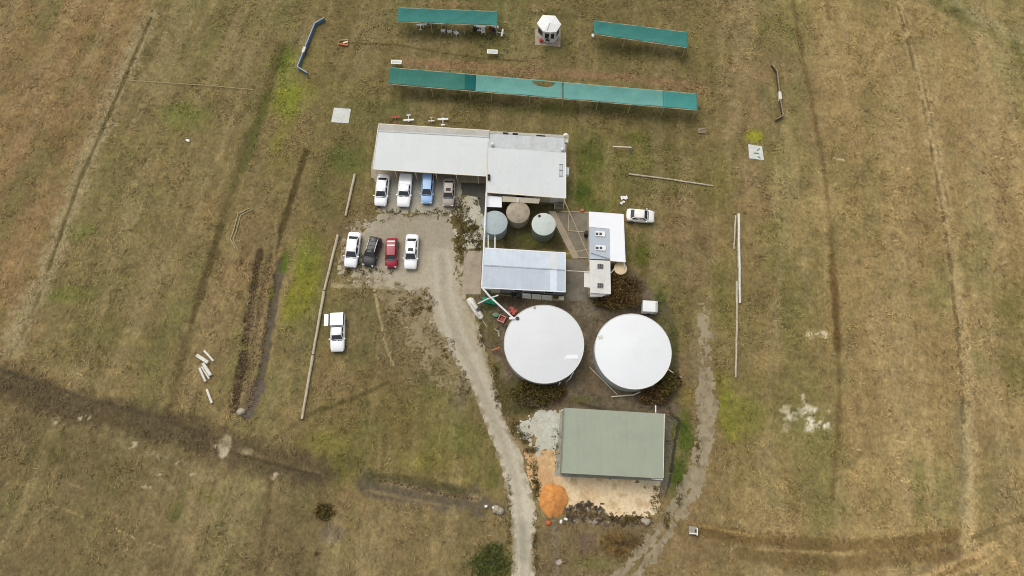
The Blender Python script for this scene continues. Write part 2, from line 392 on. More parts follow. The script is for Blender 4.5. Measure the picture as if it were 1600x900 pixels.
# --- green and dark patches
for a in [(285, 180, 60, 44, (92, 97, 44), .85), (120, 360, 45, 26, (94, 98, 44), .7), (100, 462, 62, 26, (94, 96, 44), .8), (160, 520, 70, 40, (90, 86, 46), .6),
          (240, 555, 60, 50, (92, 84, 46), .5), (130, 560, 60, 30, (96, 84, 52), .6), (452, 150, 50, 50, (112, 116, 40), 1.0), (452, 105, 40, 64, (98, 104, 40), .95),
          (474, 440, 38, 78, (124, 120, 38), 1.05), (478, 395, 40, 45, (104, 108, 42), .7), (462, 480, 30, 40, (120, 116, 40), .9), (1180, 212, 24, 20, (132, 130, 36), .8), (545, 250, 60, 50, (86, 92, 40), .9), (590, 165, 80, 22, (92, 90, 46), .6),
          (540, 130, 40, 40, (104, 96, 50), .5), (690, 55, 90, 16, (78, 76, 40), .7), (800, 60, 40, 40, (96, 92, 46), .6), (840, 170, 120, 18, (92, 92, 44), .7), (950, 165, 80, 16, (88, 88, 42), .6), (700, 150, 90, 14, (84, 84, 42), .6),  # green grass beside the canopies, their soft shade painted into its tone
          (1000, 80, 80, 20, (92, 88, 44), .6), (920, 240, 36, 56, (80, 84, 36), 1.0), (905, 300, 46, 34, (76, 84, 34), 1.1), (935, 325, 36, 22, (82, 88, 38), .9), (1050, 316, 70, 13, (134, 108, 74), .9), (1060, 365, 46, 40, (128, 104, 70), .8), (1085, 430, 28, 44, (128, 104, 70), .7), (970, 225, 24, 18, (130, 108, 72), .7), (1010, 390, 40, 40, (94, 90, 44), .7), (1005, 250, 26, 30, (104, 100, 44), .6), (1040, 180, 60, 40, (108, 100, 52), .5),
          (1000, 215, 24, 24, (102, 100, 40), .6), (1110, 100, 40, 30, (104, 96, 52), .4), (1200, 40, 60, 30, (104, 96, 52), .5), (1000, 400, 26, 50, (84, 84, 36), 1.0), (1022, 460, 24, 40, (86, 86, 40), .9), (1062, 480, 40, 60, (112, 100, 58), .6),
          (1138, 640, 24, 66, (116, 116, 38), 1.0), (1158, 640, 44, 62, (108, 104, 46), .8), (1130, 600, 24, 30, (112, 106, 46), .6), (1068, 685, 24, 66, (70, 82, 30), 1.05), (1060, 745, 24, 46, (68, 80, 30), 1.05), (1130, 450, 26, 80, (100, 94, 46), .6), (1175, 640, 50, 30, (110, 102, 50), .5), (1240, 440, 60, 70, (112, 98, 58), .5),
          (1280, 690, 60, 36, (106, 94, 48), .5), (1190, 745, 60, 40, (112, 96, 56), .6), (1500, 420, 60, 40, (96, 88, 50), .5), (1570, 480, 46, 80, (90, 84, 44), .7), (1590, 590, 40, 60, (86, 82, 42), .7), (1570, 740, 40, 120, (98, 86, 54), .6), (1540, 380, 40, 40, (112, 96, 58), .5),
          (70, 700, 36, 46, (76, 70, 36), .75), (175, 760, 40, 26, (82, 74, 44), .6), (330, 775, 34, 18, (84, 80, 38), .7), (275, 805, 22, 22, (76, 74, 36), .7), (120, 760, 50, 30, (92, 78, 54), .5), (150, 895, 60, 24, (90, 76, 48), .5), (20, 740, 40, 50, (104, 84, 54), .5), (100, 850, 120, 40, (108, 90, 58), .5), (300, 860, 120, 40, (108, 92, 60), .5),
          (520, 690, 60, 30, (116, 110, 48), .65), (700, 680, 50, 40, (92, 92, 44), .6), (660, 720, 60, 20, (114, 108, 50), .6), (740, 700, 26, 60, (92, 90, 44), .6), (770, 740, 14, 34, (84, 84, 40), .7), (530, 735, 46, 34, (96, 92, 42), .7), (590, 600, 70, 40, (114, 94, 58), .5), (560, 640, 60, 24, (122, 100, 62), .5),
          (690, 640, 50, 30, (126, 112, 68), .5), (560, 480, 46, 30, (88, 82, 46), .6), (560, 555, 40, 26, (92, 86, 48), .6), (620, 540, 60, 60, (112, 98, 66), .5), (440, 560, 26, 60, (112, 96, 58), .5), (440, 630, 30, 30, (126, 104, 66), .6), (510, 575, 34, 50, (112, 94, 56), .6),
          (470, 545, 30, 26, (100, 90, 66), .6), (345, 575, 60, 40, (108, 92, 60), .5), (395, 470, 26, 80, (128, 104, 68), .6), (370, 430, 40, 60, (124, 102, 64), .5), (330, 320, 70, 60, (128, 104, 66), .55), (250, 260, 60, 50, (132, 108, 70), .5), (440, 250, 40, 50, (106, 96, 52), .6), (500, 300, 40, 60, (92, 88, 46), .6),
          (520, 330, 30, 40, (96, 90, 48), .5), (380, 60, 60, 60, (120, 102, 66), .5), (280, 60, 60, 40, (104, 94, 56), .6), (60, 60, 80, 60, (128, 104, 66), .5), (140, 60, 30, 40, (112, 88, 52), .5), (130, 120, 20, 14, (92, 76, 46), .6), (95, 215, 36, 40, (108, 84, 52), .5), (90, 240, 24, 30, (94, 76, 44), .6), (20, 420, 40, 60, (122, 98, 64), .6), (30, 250, 40, 90, (128, 102, 68), .5),
          (470, 60, 30, 24, (112, 98, 72), .55), (1165, 60, 30, 30, (116, 100, 66), .5), (1090, 250, 60, 30, (116, 102, 62), .5), (1080, 350, 40, 40, (124, 102, 66), .6), (1050, 310, 40, 16, (110, 92, 56), .6), (1060, 330, 30, 20, (128, 106, 70), .5), (1190, 140, 14, 40, (96, 88, 58), .6), (1195, 165, 16, 20, (92, 84, 58), .6), (1410, 130, 26, 26, (112, 100, 66), .6), (1260, 110, 30, 24, (112, 98, 66), .55)]:
    blob(a[0], a[1], a[2], a[3], a[4], a[5] * .9, .9, .55)
blob(508, 800, 16, 15, (50, 42, 22), .9, .7, .5); blob(520, 832, 26, 16, (98, 86, 72), .7, .7, .5); blob(494, 866, 5, 5, (52, 38, 20), .8, .7, .3); blob(768, 878, 34, 26, (58, 60, 28), .85, .5, .5); blob(790, 880, 20, 24, (86, 82, 40), .6)
UU = XX * math.cos(R(5)) - YY * math.sin(R(5)); UU = UU + (XX < at(560, 450).x) * (YY - 20) * -.16
s1_ = fbm(UU, YY / 9, 2.4, 51, 4, .65)[..., None]; s2_ = fbm(UU, YY / 12, 6.0, 54, 4, .6)[..., None]; s3_ = fbm(XX, YY, 9.0, 57, 5, .6)[..., None]
RGB += (np.array((97, 96, 52)) - RGB) * sstep(.50, .68, s2_ * .5 + s3_ * .5) * .46
RGB += (np.array((104, 96, 58)) - RGB) * sstep(.52, .70, s1_) * .28
RGB += (np.array((140, 122, 84)) - RGB) * sstep(.50, .68, 1 - s1_) * .42
RGB *= (1 + (fbm(XX, YY, 1.3, 41, 4, .72)[..., None] - .5) * .26)
RGB *= (1 + (fbm(XX, YY, 5.0, 44, 4, .6)[..., None] - .5) * .12)
# --- wheel tracks, furrows and drains on the left
line([(236, 26), (190, 118), (150, 215), (115, 300), (85, 400), (40, 490), (15, 545)], 4.8, (142, 126, 90), .75, .85, .7, 1.3)
line([(236, 28), (215, 75), (170, 180), (125, 280), (100, 350), (76, 420)], .9, (82, 74, 42), .7, .7, .5, depth=.12)
line([(76, 420), (50, 490), (25, 540)], .8, (88, 76, 46), .5, .6, .5, gaps=.45)
line([(440, 70), (415, 150), (385, 230), (355, 320), (325, 420), (300, 500), (280, 580), (262, 650)], 2.2, (88, 76, 46), .7, .8, .6, .4, depth=.08)
line([(444, 72), (432, 108)], 1.0, (72, 74, 30), .75, .6, .3); line([(450, 76), (438, 108)], .7, (84, 88, 34), .7, .6, .3)
line([(418, 150), (398, 210), (380, 262)], 2.2, (78, 78, 38), .65, .6, .5); line([(345, 350), (325, 420), (300, 500)], 1.2, (80, 66, 40), .6, .6, .5)
line([(478, 235), (458, 300), (441, 355), (426, 400)], 1.3, (74, 64, 36), .9, .6, .5, depth=.1); line([(432, 345), (428, 395)], .8, (140, 120, 84), .6, .6, .5)
line([(405, 395), (392, 480), (380, 560), (366, 640)], 1.6, (68, 56, 38), .95, .6, .7, .6, depth=.18, ns=.9, gaps=.34)
line([(420, 395), (402, 500), (384, 636)], 1.6, (92, 76, 53), .55, .8, .7, .8)
line([(428, 400), (418, 470), (398, 560), (388, 630)], .8, (124, 104, 70), .7, .7, .6, .9)
line([(440, 408), (428, 470), (412, 560), (404, 602)], 1.5, (86, 76, 58), .95, .4, .5, .1, depth=.2)
line([(404, 604), (396, 625), (388, 645)], 2.2, (92, 80, 70), .8, .5, .6, .3)
blob(445, 408, 11, 24, (80, 88, 34), .9, .6, .4, -12); blob(422, 458, 6, 16, (100, 100, 30), .8, .7, .4)
line([(462, 400), (430, 520), (420, 580)], .7, (132, 112, 74), .5, .8, .6)
line([(395, 460), (388, 520)], 1.8, (132, 112, 84), .5, .8, .6)
# dark track along the bottom left
line([(-120, 570), (0, 596), (120, 640), (250, 668), (330, 690), (420, 718), (500, 740)], 6.2, (80, 68, 47), .85, .7, .5, .6)
line([(-120, 555), (0, 578), (130, 622), (240, 650), (320, 680)], .9, (72, 62, 44), .6, .7, .5); line([(330, 692), (420, 716), (505, 742)], .8, (122, 104, 76), .45, .8, .7, .9, gaps=.48); line([(340, 702), (430, 726), (500, 744)], .6, (66, 56, 38), .7, .6, .6)
line([(190, 690), (270, 720), (330, 735)], 1.4, (132, 118, 88), .5, .8, .8, 1.0, gaps=.55); line([(240, 740), (300, 780)], 2, (128, 112, 80), .5, .8, .8, 1.0, gaps=.5)
line([(425, 740), (418, 800), (408, 860), (402, 920)], 1.2, (82, 68, 44), .6, .6, .5); line([(432, 745), (425, 790)], 1.0, (124, 104, 70), .5, .7, .7, 1.0)
blob(353, 698, 15, 17, (166, 152, 122), .9, .45, .8, straw=.3); blob(354, 695, 4, 5, (120, 108, 84), .8); blob(386, 705, 10, 6, (140, 124, 96), .6, .6, .8); blob(340, 690, 30, 18, (92, 78, 54), .5)
for q in [(252, 715), (283, 724), (88, 658), (246, 742), (134, 652), (226, 760), (205, 696), (300, 742), (433, 742)]: blob(q[0], q[1], 11, 6, (166, 152, 120), .85, .6, .9, 15, gaps=.54)
for q in [((180, 828), (212, 843)), ((100, 795), (130, 808)), ((233, 848), (255, 856)), ((110, 756), (130, 764))]: line(q, .35, (146, 122, 82), .7, .8, .5)
# long drain by the road
line([(574, 755), (620, 766), (680, 775), (745, 784)], 4.0, (92, 81, 62), .9, .55, .5, .2, depth=.16, ns=1.2)
line([(590, 748), (640, 760), (700, 772), (750, 780)], 1.0, (140, 120, 84), .8, .7, .9, 1.0, gaps=.45); line([(572, 766), (640, 780), (710, 792)], .5, (128, 110, 76), .6, .7, .7); line([(575, 745), (650, 752), (720, 768)], 1.6, (70, 66, 36), .55, .7, .5)
line([(755, 786), (785, 796)], 1.6, (96, 84, 68), .7, .6, .6)
line([(470, 655), (500, 640), (560, 620), (606, 598)], .8, (80, 70, 40), .6, .7, .5); line([(425, 690), (470, 655)], .6, (96, 82, 50), .5)
# --- right side tracks
line([(1400, -10), (1420, 60), (1450, 180), (1475, 300), (1492, 420), (1508, 560), (1515, 700), (1512, 850)], 3.0, (150, 130, 90), .7, .8, .5, 1.0)
line([(1398, -10), (1418, 60), (1446, 180), (1468, 300), (1486, 420), (1500, 560), (1506, 660)], .75, (92, 77, 48), .75, .7, .6, depth=.1, gaps=.44)
line([(1412, 20), (1436, 100), (1462, 220), (1490, 360)], .6, (92, 76, 46), .5, .7, .5, gaps=.45); line([(1506, 640), (1516, 740), (1512, 820)], 1.0, (146, 130, 94), .5, .8, .7, 1.0, gaps=.47); line([(1500, 640), (1503, 800)], 2.0, (100, 92, 64), .5, .8, .5)
line([(1236, -10), (1262, 130), (1284, 240), (1296, 330), (1302, 430), (1308, 520), (1312, 600), (1308, 690), (1300, 780)], 1.2, (92, 76, 46), .7, .8, .6, .4); line([(1300, 400), (1306, 480), (1310, 545)], 1.5, (86, 68, 38), .8, .7, .5, .3, depth=.06)
line([(1290, -10), (1296, 30)], 1, (96, 80, 48), .5); line([(1262, 480), (1268, 520)], .6, (100, 90, 46), .5)
line([(1530, 60), (1560, 160), (1590, 280), (1610, 400)], 1.8, (150, 126, 84), .45, .8, .6)
line([(1090, 828), (1180, 842), (1300, 852), (1420, 850), (1490, 836)], 2.2, (92, 73, 42), .65, .6, .5); line([(1160, 866), (1300, 880), (1420, 872), (1480, 866)], 2.4, (90, 72, 42), .6, .6, .5); line([(1080, 818), (1180, 838)], .5, (148, 122, 76), .7); line([(1180, 858), (1330, 866)], .5, (148, 124, 80), .6, .7, .7)
line([(1440, 905), (1500, 880), (1556, 852)], 1.6, (158, 132, 88), .75, .7, .5); line([(1470, 905), (1530, 885), (1562, 862)], .8, (158, 132, 88), .6, .7, .5); line([(1455, 905), (1520, 876)], .9, (108, 86, 50), .6)
line([(1520, 840), (1570, 820), (1640, 800)], .8, (84, 74, 44), .5)
blob(1266, 652, 36, 26, (186, 174, 146), .9, .5, .7, straw=.3, gaps=.54); blob(1276, 664, 24, 12, (192, 180, 152), .9, .5, .7, gaps=.48); blob(1228, 640, 12, 7, (170, 154, 122), .8, .5, .7, gaps=.5); blob(1228, 668, 14, 9, (156, 140, 106), .8, .6, .8, gaps=.5); blob(1257, 625, 6, 16, (176, 162, 132), .85, .5, .7, gaps=.48); blob(1275, 524, 28, 10, (184, 170, 136), .9, .5, .8, gaps=.52)
for q in [(1415, 262), (1310, 248), (1560, 245), (1408, 690), (1415, 752), (1340, 702)]: line([(q[0] - 7, q[1] - 1), (q[0] + 7, q[1] + 2)], .22, (190, 168, 118), .8, .7, .5)
line([(1260, 720), (1320, 800)], .4, (100, 84, 50), .4)
for q in [(1350, 740, 40, 26), (1420, 700, 36, 20), (1200, 560, 40, 30), (1290, 330, 40, 40), (1330, 430, 40, 20), (1400, 330, 40, 60), (1230, 830, 40, 14), (1380, 560, 60, 30), (1350, 830, 60, 14)]: blob(*q, (146, 124, 80), .45, .9, .8, straw=1.0)
# --- trench lines by the shade structures
line([(545, 68), (620, 70), (700, 84), (760, 92), (830, 96)], .5, (74, 64, 36), .55, .7, .5); blob(700, 100, 90, 8, (132, 104, 72), .5); blob(900, 118, 120, 8, (136, 106, 74), .5); blob(850, 8, 60, 12, (140, 114, 74), .5); blob(700, 6, 70, 8, (140, 112, 74), .5); line([(820, 18), (900, 26)], 1, (84, 76, 46), .5); line([(832, 16), (848, 17)], .3, (166, 140, 92), .8)
line([(632, 96), (740, 106), (860, 112), (1000, 124), (1100, 140)], 2.4, (140, 108, 76), .6, .8, .8, 1.0); blob(680, 70, 60, 12, (130, 112, 76), .5, straw=.9); blob(840, 96, 40, 14, (124, 102, 68), .6); blob(1090, 140, 30, 40, (126, 106, 70), .5)
line([(600, 200), (585, 260)], 2.0, (80, 82, 42), .5)
# --- compound: earth, weeds, edges
poly([(742, 462), (890, 470), (940, 455), (985, 420), (1045, 480), (1060, 560), (1070, 640), (1035, 650), (880, 636), (800, 640), (775, 580), (748, 510)], (100, 87, 68), .92, 1.0, .8, .5)
_s = region(at(740, 660).x - 1, at(1075, 500).x, at(800, 660).y, at(800, 455).y)
RGB[_s] *= (1 + (fbm(XX[_s], YY[_s], 2.2, 71, 5, .68)[..., None] - .5) * .75 * sstep(0, 1, poly_sd(XX[_s], YY[_s], W([(742, 462), (890, 470), (940, 455), (985, 420), (1045, 480), (1060, 560), (1070, 640), (1035, 650), (880, 636), (800, 640), (775, 580), (748, 510)])))[..., None])
for q in [(775, 585, 18, 30), (800, 610, 26, 22), (1035, 500, 16, 30), (930, 470, 20, 16), (760, 500, 14, 22), (905, 625, 30, 10)]: blob(*q, (92, 88, 46), .6, .8, .6)
for q in [(925, 560, 10, 30), (945, 612, 20, 10), (880, 610, 14, 8), (1000, 635, 30, 6), (925, 490, 18, 14)]: blob(*q, (132, 116, 88), .55, .8, .6, straw=1.0)
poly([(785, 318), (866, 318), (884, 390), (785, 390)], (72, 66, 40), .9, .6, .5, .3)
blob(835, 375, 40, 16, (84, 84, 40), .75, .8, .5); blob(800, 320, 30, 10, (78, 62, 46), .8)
blob(920, 480, 26, 20, (124, 112, 92), .7, .8, .6); blob(925, 600, 36, 24, (110, 92, 68), .7); blob(770, 520, 16, 30, (96, 84, 44), .7); blob(790, 620, 30, 30, (84, 74, 42), .75); blob(815, 640, 40, 14, (74, 70, 40), .8); blob(865, 630, 50, 12, (104, 86, 64), .6); blob(760, 480, 20, 10, (64, 66, 34), .8); blob(800, 470, 40, 12, (66, 56, 44), .8); blob(1052, 530, 10, 60, (74, 74, 38), .75); blob(1030, 470, 14, 22, (74, 76, 38), .75); blob(1068, 615, 20, 26, (128, 112, 56), .75); blob(1040, 650, 24, 14, (108, 90, 72), .7); blob(985, 660, 60, 6, (70, 68, 52), .8)  # dark grass strip right of the right big tank has its shade painted in
line([(905, 630), (940, 640), (980, 650)], .5, (60, 50, 34), .6); line([(1040, 620), (1050, 650), (1062, 656), (1056, 680), (1045, 760)], .5, (58, 54, 40), .7)
poly([(1036, 650), (1052, 656), (1042, 760), (1032, 780)], (106, 100, 86), .8, .8, .6, .6)
blob(1085, 560, 26, 80, (124, 108, 76), .55, .8, .5)
poly([(835, 806), (990, 806), (1030, 830), (970, 900), (860, 960), (835, 960)], (106, 90, 62), .7, 1.5, 1.0, .8)
blob(918, 850, 17, 17, (104, 84, 66), .8, .45, .4, straw=.1); blob(965, 850, 36, 24, (116, 92, 52), .9, straw=1.0); blob(930, 880, 46, 14, (104, 100, 54), .6); line([(868, 812), (868, 900)], 1.2, (116, 104, 82), .6, .7, .6, .9); blob(872, 878, 5, 4, (190, 170, 156), .9, .5, .4)
poly([(530, 352), (600, 330), (640, 340), (620, 360), (560, 372), (530, 400)], (112, 98, 66), .7, 1.2, .9, .6)
poly([(545, 440), (660, 452), (690, 520), (700, 590), (640, 600), (600, 560), (540, 500)], (112, 99, 66), .6, 1.6, 1.2, 1.0)
line([(520, 446), (580, 448), (640, 450), (680, 454)], .9, (166, 148, 108), .85, .7, .6, .6); line([(585, 452), (592, 490), (600, 530), (613, 570)], .42, (166, 146, 104), .8, .6, .6, .3)
blob(640, 470, 36, 22, (152, 136, 102), .6, .8, .9, straw=1.0); blob(650, 510, 36, 30, (138, 122, 88), .6, .8, .9, straw=1.0); blob(720, 610, 20, 40, (120, 106, 84), .6); blob(560, 432, 30, 14, (150, 136, 106), .7, .7, .9)
blob(590, 365, 50, 16, (112, 98, 68), .6); blob(620, 420, 70, 30, (140, 126, 100), .5)
line([(806, 700), (845, 700)], 3, (150, 130, 100), .4)
for q in [(772, 790), (300, 218), (610, 290)]: pass
blob(1097, 203, 8, 4, (140, 122, 92), .7); blob(490, 186, 6, 5, (130, 116, 74), .6)
line([(455, 150), (450, 180), (430, 230)], 3, (112, 112, 44), .4)
# straw flecks of whole-site grain
RGB *= (1 + (fbm(XX, YY, 1.1, 40, 4, .72)[..., None] - .5) * .18)
tone = 1.15 + .07 * sstep(at(1120, 400).x, at(1320, 400).x, XX) - .07 * sstep(at(430, 500).x, at(520, 500).x, XX) * sstep(at(1140, 500).x, at(1100, 500).x, XX) + .05 * sstep(at(400, 640).y, at(400, 760).y, YY)
RGB *= tone[..., None] * np.array((.98, 1.0, 1.03))
#@@ENDGROUND
REL += (fbm(XX, YY, 3.0, 60, 4, .6) - .5) * .10
yard = np.maximum.reduce([sstep(-3, 0, poly_sd(XX, YY, W(q))) for q in (
    [(535, 250), (1000, 300), (1070, 460), (1130, 500), (1120, 700), (1010, 920), (780, 920), (700, 600), (520, 440)],
    [(540, -10), (1110, 10), (1110, 200), (900, 240), (540, 240)], [(900, 180), (1230, 180), (1230, 360), (900, 360)])])
REL *= 1 - yard
def rel_at(x, y):
    i = min(NX - 1, max(0, int((x - GX0) / GS))); j = min(NY - 1, max(0, int((y - GY0) / GS))); return float(REL[j, i])

def lin_np(c):
    c = np.clip(c, 0, 255) / 255; return np.where(c <= .04045, c / 12.92, ((c + .055) / 1.055) ** 2.4)
def ground_material(name, straw_col, contrast, bump, rough=.95, straw_thr=(.53, .66), fine=3.2):
    m, n, l, p = nodes(name)
    pos = n.new('ShaderNodeNewGeometry').outputs['Position']
    at_ = n.new('ShaderNodeAttribute'); at_.attribute_name = 'cover'
    c = at_.outputs['Color']; al = at_.outputs['Alpha']
    f = mrange(n, l, noise(n, l, pos, .9, 8, .72), .28, .72, 1 - contrast, 1 + contrast)
    fg = mrange(n, l, noise(n, l, stretch(n, l, pos, 1, .75, 1, R(12)), 2.6, 4, .7, .6), .32, .68, 1 - contrast * 1.5, 1 + contrast * 1.5)
    fm = n.new('ShaderNodeMath'); fm.operation = 'MULTIPLY'; l.new(f, fm.inputs[0]); l.new(fg, fm.inputs[1]); f = fm.outputs[0]
    vm = n.new('ShaderNodeVectorMath'); vm.operation = 'SCALE'; l.new(c, vm.inputs[0]); l.new(f, vm.inputs['Scale']); c = vm.outputs[0]
    # tufts: short dry strands, curled
    s1 = noise(n, l, stretch(n, l, pos, 1.0, .55, 1, R(20)), fine, 4, .62, 1.9)
    patch = mrange(n, l, noise(n, l, pos, .22, 4, .6), .38, .62, .15, 1)
    k = n.new('ShaderNodeMath'); k.operation = 'MULTIPLY'; l.new(mrange(n, l, s1, straw_thr[0], straw_thr[1], 0, 1), k.inputs[0]); l.new(patch, k.inputs[1])
    k2 = n.new('ShaderNodeMath'); k2.operation = 'MULTIPLY'; l.new(k.outputs[0], k2.inputs[0]); l.new(al, k2.inputs[1])
    br = n.new('ShaderNodeVectorMath'); br.operation = 'MULTIPLY'; l.new(c, br.inputs[0]); br.inputs[1].default_value = straw_col
    c2 = mix(n, l, c, br.outputs[0], k2.outputs[0])
    s2 = noise(n, l, stretch(n, l, pos, .7, 1.0, 1, R(-30)), fine * .9, 5, .66, 1.2)
    d = n.new('ShaderNodeMath'); d.operation = 'MULTIPLY'; l.new(mrange(n, l, s2, .55, .70, 0, .55), d.inputs[0]); l.new(al, d.inputs[1])
    dk = n.new('ShaderNodeVectorMath'); dk.operation = 'MULTIPLY'; l.new(c2, dk.inputs[0]); dk.inputs[1].default_value = (.56, .57, .55)
    c3 = mix(n, l, c2, dk.outputs[0], d.outputs[0])
    l.new(c3, p.inputs['Base Color']); p.inputs['Roughness'].default_value = rough; p.inputs['Specular IOR Level'].default_value = .12
    b = n.new('ShaderNodeBump'); b.inputs['Strength'].default_value = bump; b.inputs['Distance'].default_value = .15
    l.new(s1, b.inputs['Height']); l.new(b.outputs[0], p.inputs['Normal'])
    return m
def set_cover(me, rgb, al):
    a = me.attributes.new('cover', 'FLOAT_COLOR', 'POINT')
    d = np.concatenate([lin_np(rgb), np.asarray(al)[:, None]], 1).astype(np.float32)
    a.data.foreach_set('color', d.ravel())
def np_mesh(name, V, F, m):
    me = bpy.data.meshes.new(name); me.vertices.add(len(V)); me.vertices.foreach_set('co', V.astype(np.float32).ravel())
    me.loops.add(F.size); me.loops.foreach_set('vertex_index', F.astype(np.int32).ravel())
    me.polygons.add(len(F)); me.polygons.foreach_set('loop_start', np.arange(len(F), dtype=np.int32) * 4)
    me.polygons.foreach_set('use_smooth', np.ones(len(F), bool))
    me.update(calc_edges=True); me.materials.append(m)
    o = bpy.data.objects.new(name, me); col.objects.link(o); return o
# one sheet out to the horizon: fine squares over the site, growing squares beyond it
far = np.array([3, 8, 18, 40, 90, 200, 450, 1000, 2200, 4000.])
ax = np.concatenate([GX0 - far[::-1], gx, gx[-1] + far]); ay = np.concatenate([GY0 - far[::-1], gy, gy[-1] + far])
ix = np.clip(np.arange(len(ax)) - len(far), 0, NX - 1); iy = np.clip(np.arange(len(ay)) - len(far), 0, NY - 1)
AX, AY = np.meshgrid(ax, ay)
fc = RGB[iy[:, None], ix[None, :]].copy(); fs = STRAW[iy[:, None], ix[None, :]]; fz = REL[iy[:, None], ix[None, :]].copy()
outm = np.clip(np.maximum.reduce([GX0 - AX, AX - gx[-1], GY0 - AY, AY - gy[-1]]) / 8, 0, 1)
fz *= 1 - outm; fc = fc * (1 - outm[..., None]) + np.array(BROWN) * outm[..., None]
V = np.stack([AX, AY, fz], -1).reshape(-1, 3)
nx_, ny_ = len(ax), len(ay)
I = (np.arange(ny_ - 1)[:, None] * nx_ + np.arange(nx_ - 1)[None, :]).ravel()
F = np.stack([I, I + 1, I + nx_ + 1, I + nx_], 1)
m_ground = ground_material('dry_grass', (1.42, 1.41, 1.46), .145, .5, fine=1.7)
g = np_mesh('ground', V, F, m_ground); set_cover(g.data, fc.reshape(-1, 3), fs.ravel()); g['kind'] = 'structure'

def sheet(name, fn, px_box, z, m, step=.11):
    """laid surface with a ragged outline: squares kept where fn(x, y) > 0; fn also gives colour"""
    p = [at(a, b) for a in (px_box[0], px_box[2]) for b in (px_box[1], px_box[3])]
    xs = np.arange(min(q.x for q in p), max(q.x for q in p), step); ys = np.arange(min(q.y for q in p), max(q.y for q in p), step)
    X, Y = np.meshgrid(xs, ys); keep, rgb, al = fn(X, Y)
    cx = (keep[:-1, :-1] + keep[1:, :-1] + keep[:-1, 1:] + keep[1:, 1:]) / 4 > 0
    n = len(xs); J = (np.arange(len(ys) - 1)[:, None] * n + np.arange(n - 1)[None, :])[cx]
    F = np.stack([J, J + 1, J + n + 1, J + n], 1); used = np.unique(F); rm = np.full(X.size, -1); rm[used] = np.arange(len(used))
    V = np.stack([X.ravel()[used], Y.ravel()[used], np.full(len(used), z)], 1)
    o = np_mesh(name, V, rm[F], m); set_cover(o.data, rgb.reshape(-1, 3)[used], al.ravel()[used]); o['kind'] = 'structure'
    return o
def tint(X, c): return np.ones(X.shape + (1,)) * np.array(c, float)
def lay(rgb, a, c): return rgb * (1 - a[..., None]) + np.array(c, float) * a[..., None]
m_gravel = ground_material('pale_gravel', (1.12, 1.12, 1.12), .055, .35, .95, (.5, .7), 5.0)
m_sand = ground_material('loose_sand', (1.12, 1.12, 1.12), .07, .3, .95, (.5, .7), 3.0)

road_px = [(801, 940), (801, 860), (800, 820), (792, 769), (781, 721), (762, 671), (738, 606), (711, 571), (691, 531), (668, 500), (658, 462), (620, 443), (560, 434), (538, 420), (545, 385), (555, 362),
           (590, 340), (690, 333), (716, 340), (716, 400), (722, 440), (726, 466), (737, 480), (748, 513), (766, 577), (788, 655), (800, 684), (812, 700), (821, 737), (832, 780), (837, 804), (833, 860), (834, 940)]
def f_road(X, Y):
    d = poly_sd(X, Y, W(road_px)); nf = fbm(X, Y, 1.0, 201, 4, .65) - .5
    lot = sstep(0, 1, (Y - at(700, 470).y) / 3)                         # the car park edge breaks up into weeds
    nf2 = fbm(X, Y, .7, 203, 3, .7) - .5
    k = d + nf * (.6 + 2.2 * lot) + nf2 * (.35 + 1.2 * lot) + lot * .7
    hole = fbm(X, Y, .7, 214, 4, .75) + .30 * sstep(0, 2.4, d) + .4 * (1 - lot)
    keep = np.where((k > 0) & (hole > .46), 1.0, 0.0)
    rgb = tint(X, (181, 170, 146))
    rgb = lay(rgb, sstep(at(800, 640).y, at(800, 800).y, Y) * .85, (206, 195, 170))
    rgb = lay(rgb, .6 * sstep(.48, .65, fbm(X, Y, 5, 220, 4)), (170, 157, 130))
    rgb = lay(rgb, .35 * sstep(.5, .7, fbm(X, Y, 2, 221, 4)), (190, 179, 154))
    c = seg_dist(X, Y, W([(817, 940), (817, 850), (808, 760), (785, 690), (748, 600), (715, 530), (695, 470), (690, 400)]))
    rgb = lay(rgb, .35 * sstep(.55, .1, np.abs(c - .95)), (204, 197, 178)); rgb = lay(rgb, .3 * sstep(.6, .1, c), (158, 149, 130))
    rgb = lay(rgb, .45 * sstep(2.6, .6, poly_sd(X, Y, W([(600, 350), (690, 342), (700, 372), (640, 380), (590, 375)])) * -1), (150, 141, 122))
    rgb = lay(rgb, .5 * sstep(1.2, .1, seg_dist(X, Y, W([(817, 820), (818, 870)]))), (148, 141, 124))
    rgb = lay(rgb, .6 * sstep(.9, .0, d) * sstep(.4, .6, fbm(X, Y, .8, 230, 3)), (128, 114, 84))
    return keep, rgb, np.full(X.shape, .5)
sheet('gravel_road', f_road, (520, 325, 850, 940), .008, m_gravel)
def f_worn(X, Y):
    d = poly_sd(X, Y, W([(590, 452), (665, 456), (700, 535), (735, 612), (712, 612), (672, 585), (640, 540), (612, 500)])) + (fbm(X, Y, 2.0, 311, 5, .7) - .5) * 3.4
    keep = np.where((d > 0) & (fbm(X, Y, .65, 313, 4, .78) > .535 - .05 * sstep(0, 2, d)), 1.0, 0)
    return keep, lay(tint(X, (154, 138, 106)), .6 * sstep(.45, .62, fbm(X, Y, 1.0, 315, 4)), (138, 122, 90)), np.full(X.shape, .5)
sheet('worn_gravel', f_worn, (560, 440, 750, 630), .03, m_gravel)
lime_px = [(722, 312), (752, 300), (758, 330), (752, 388), (726, 392), (716, 372), (708, 345)]
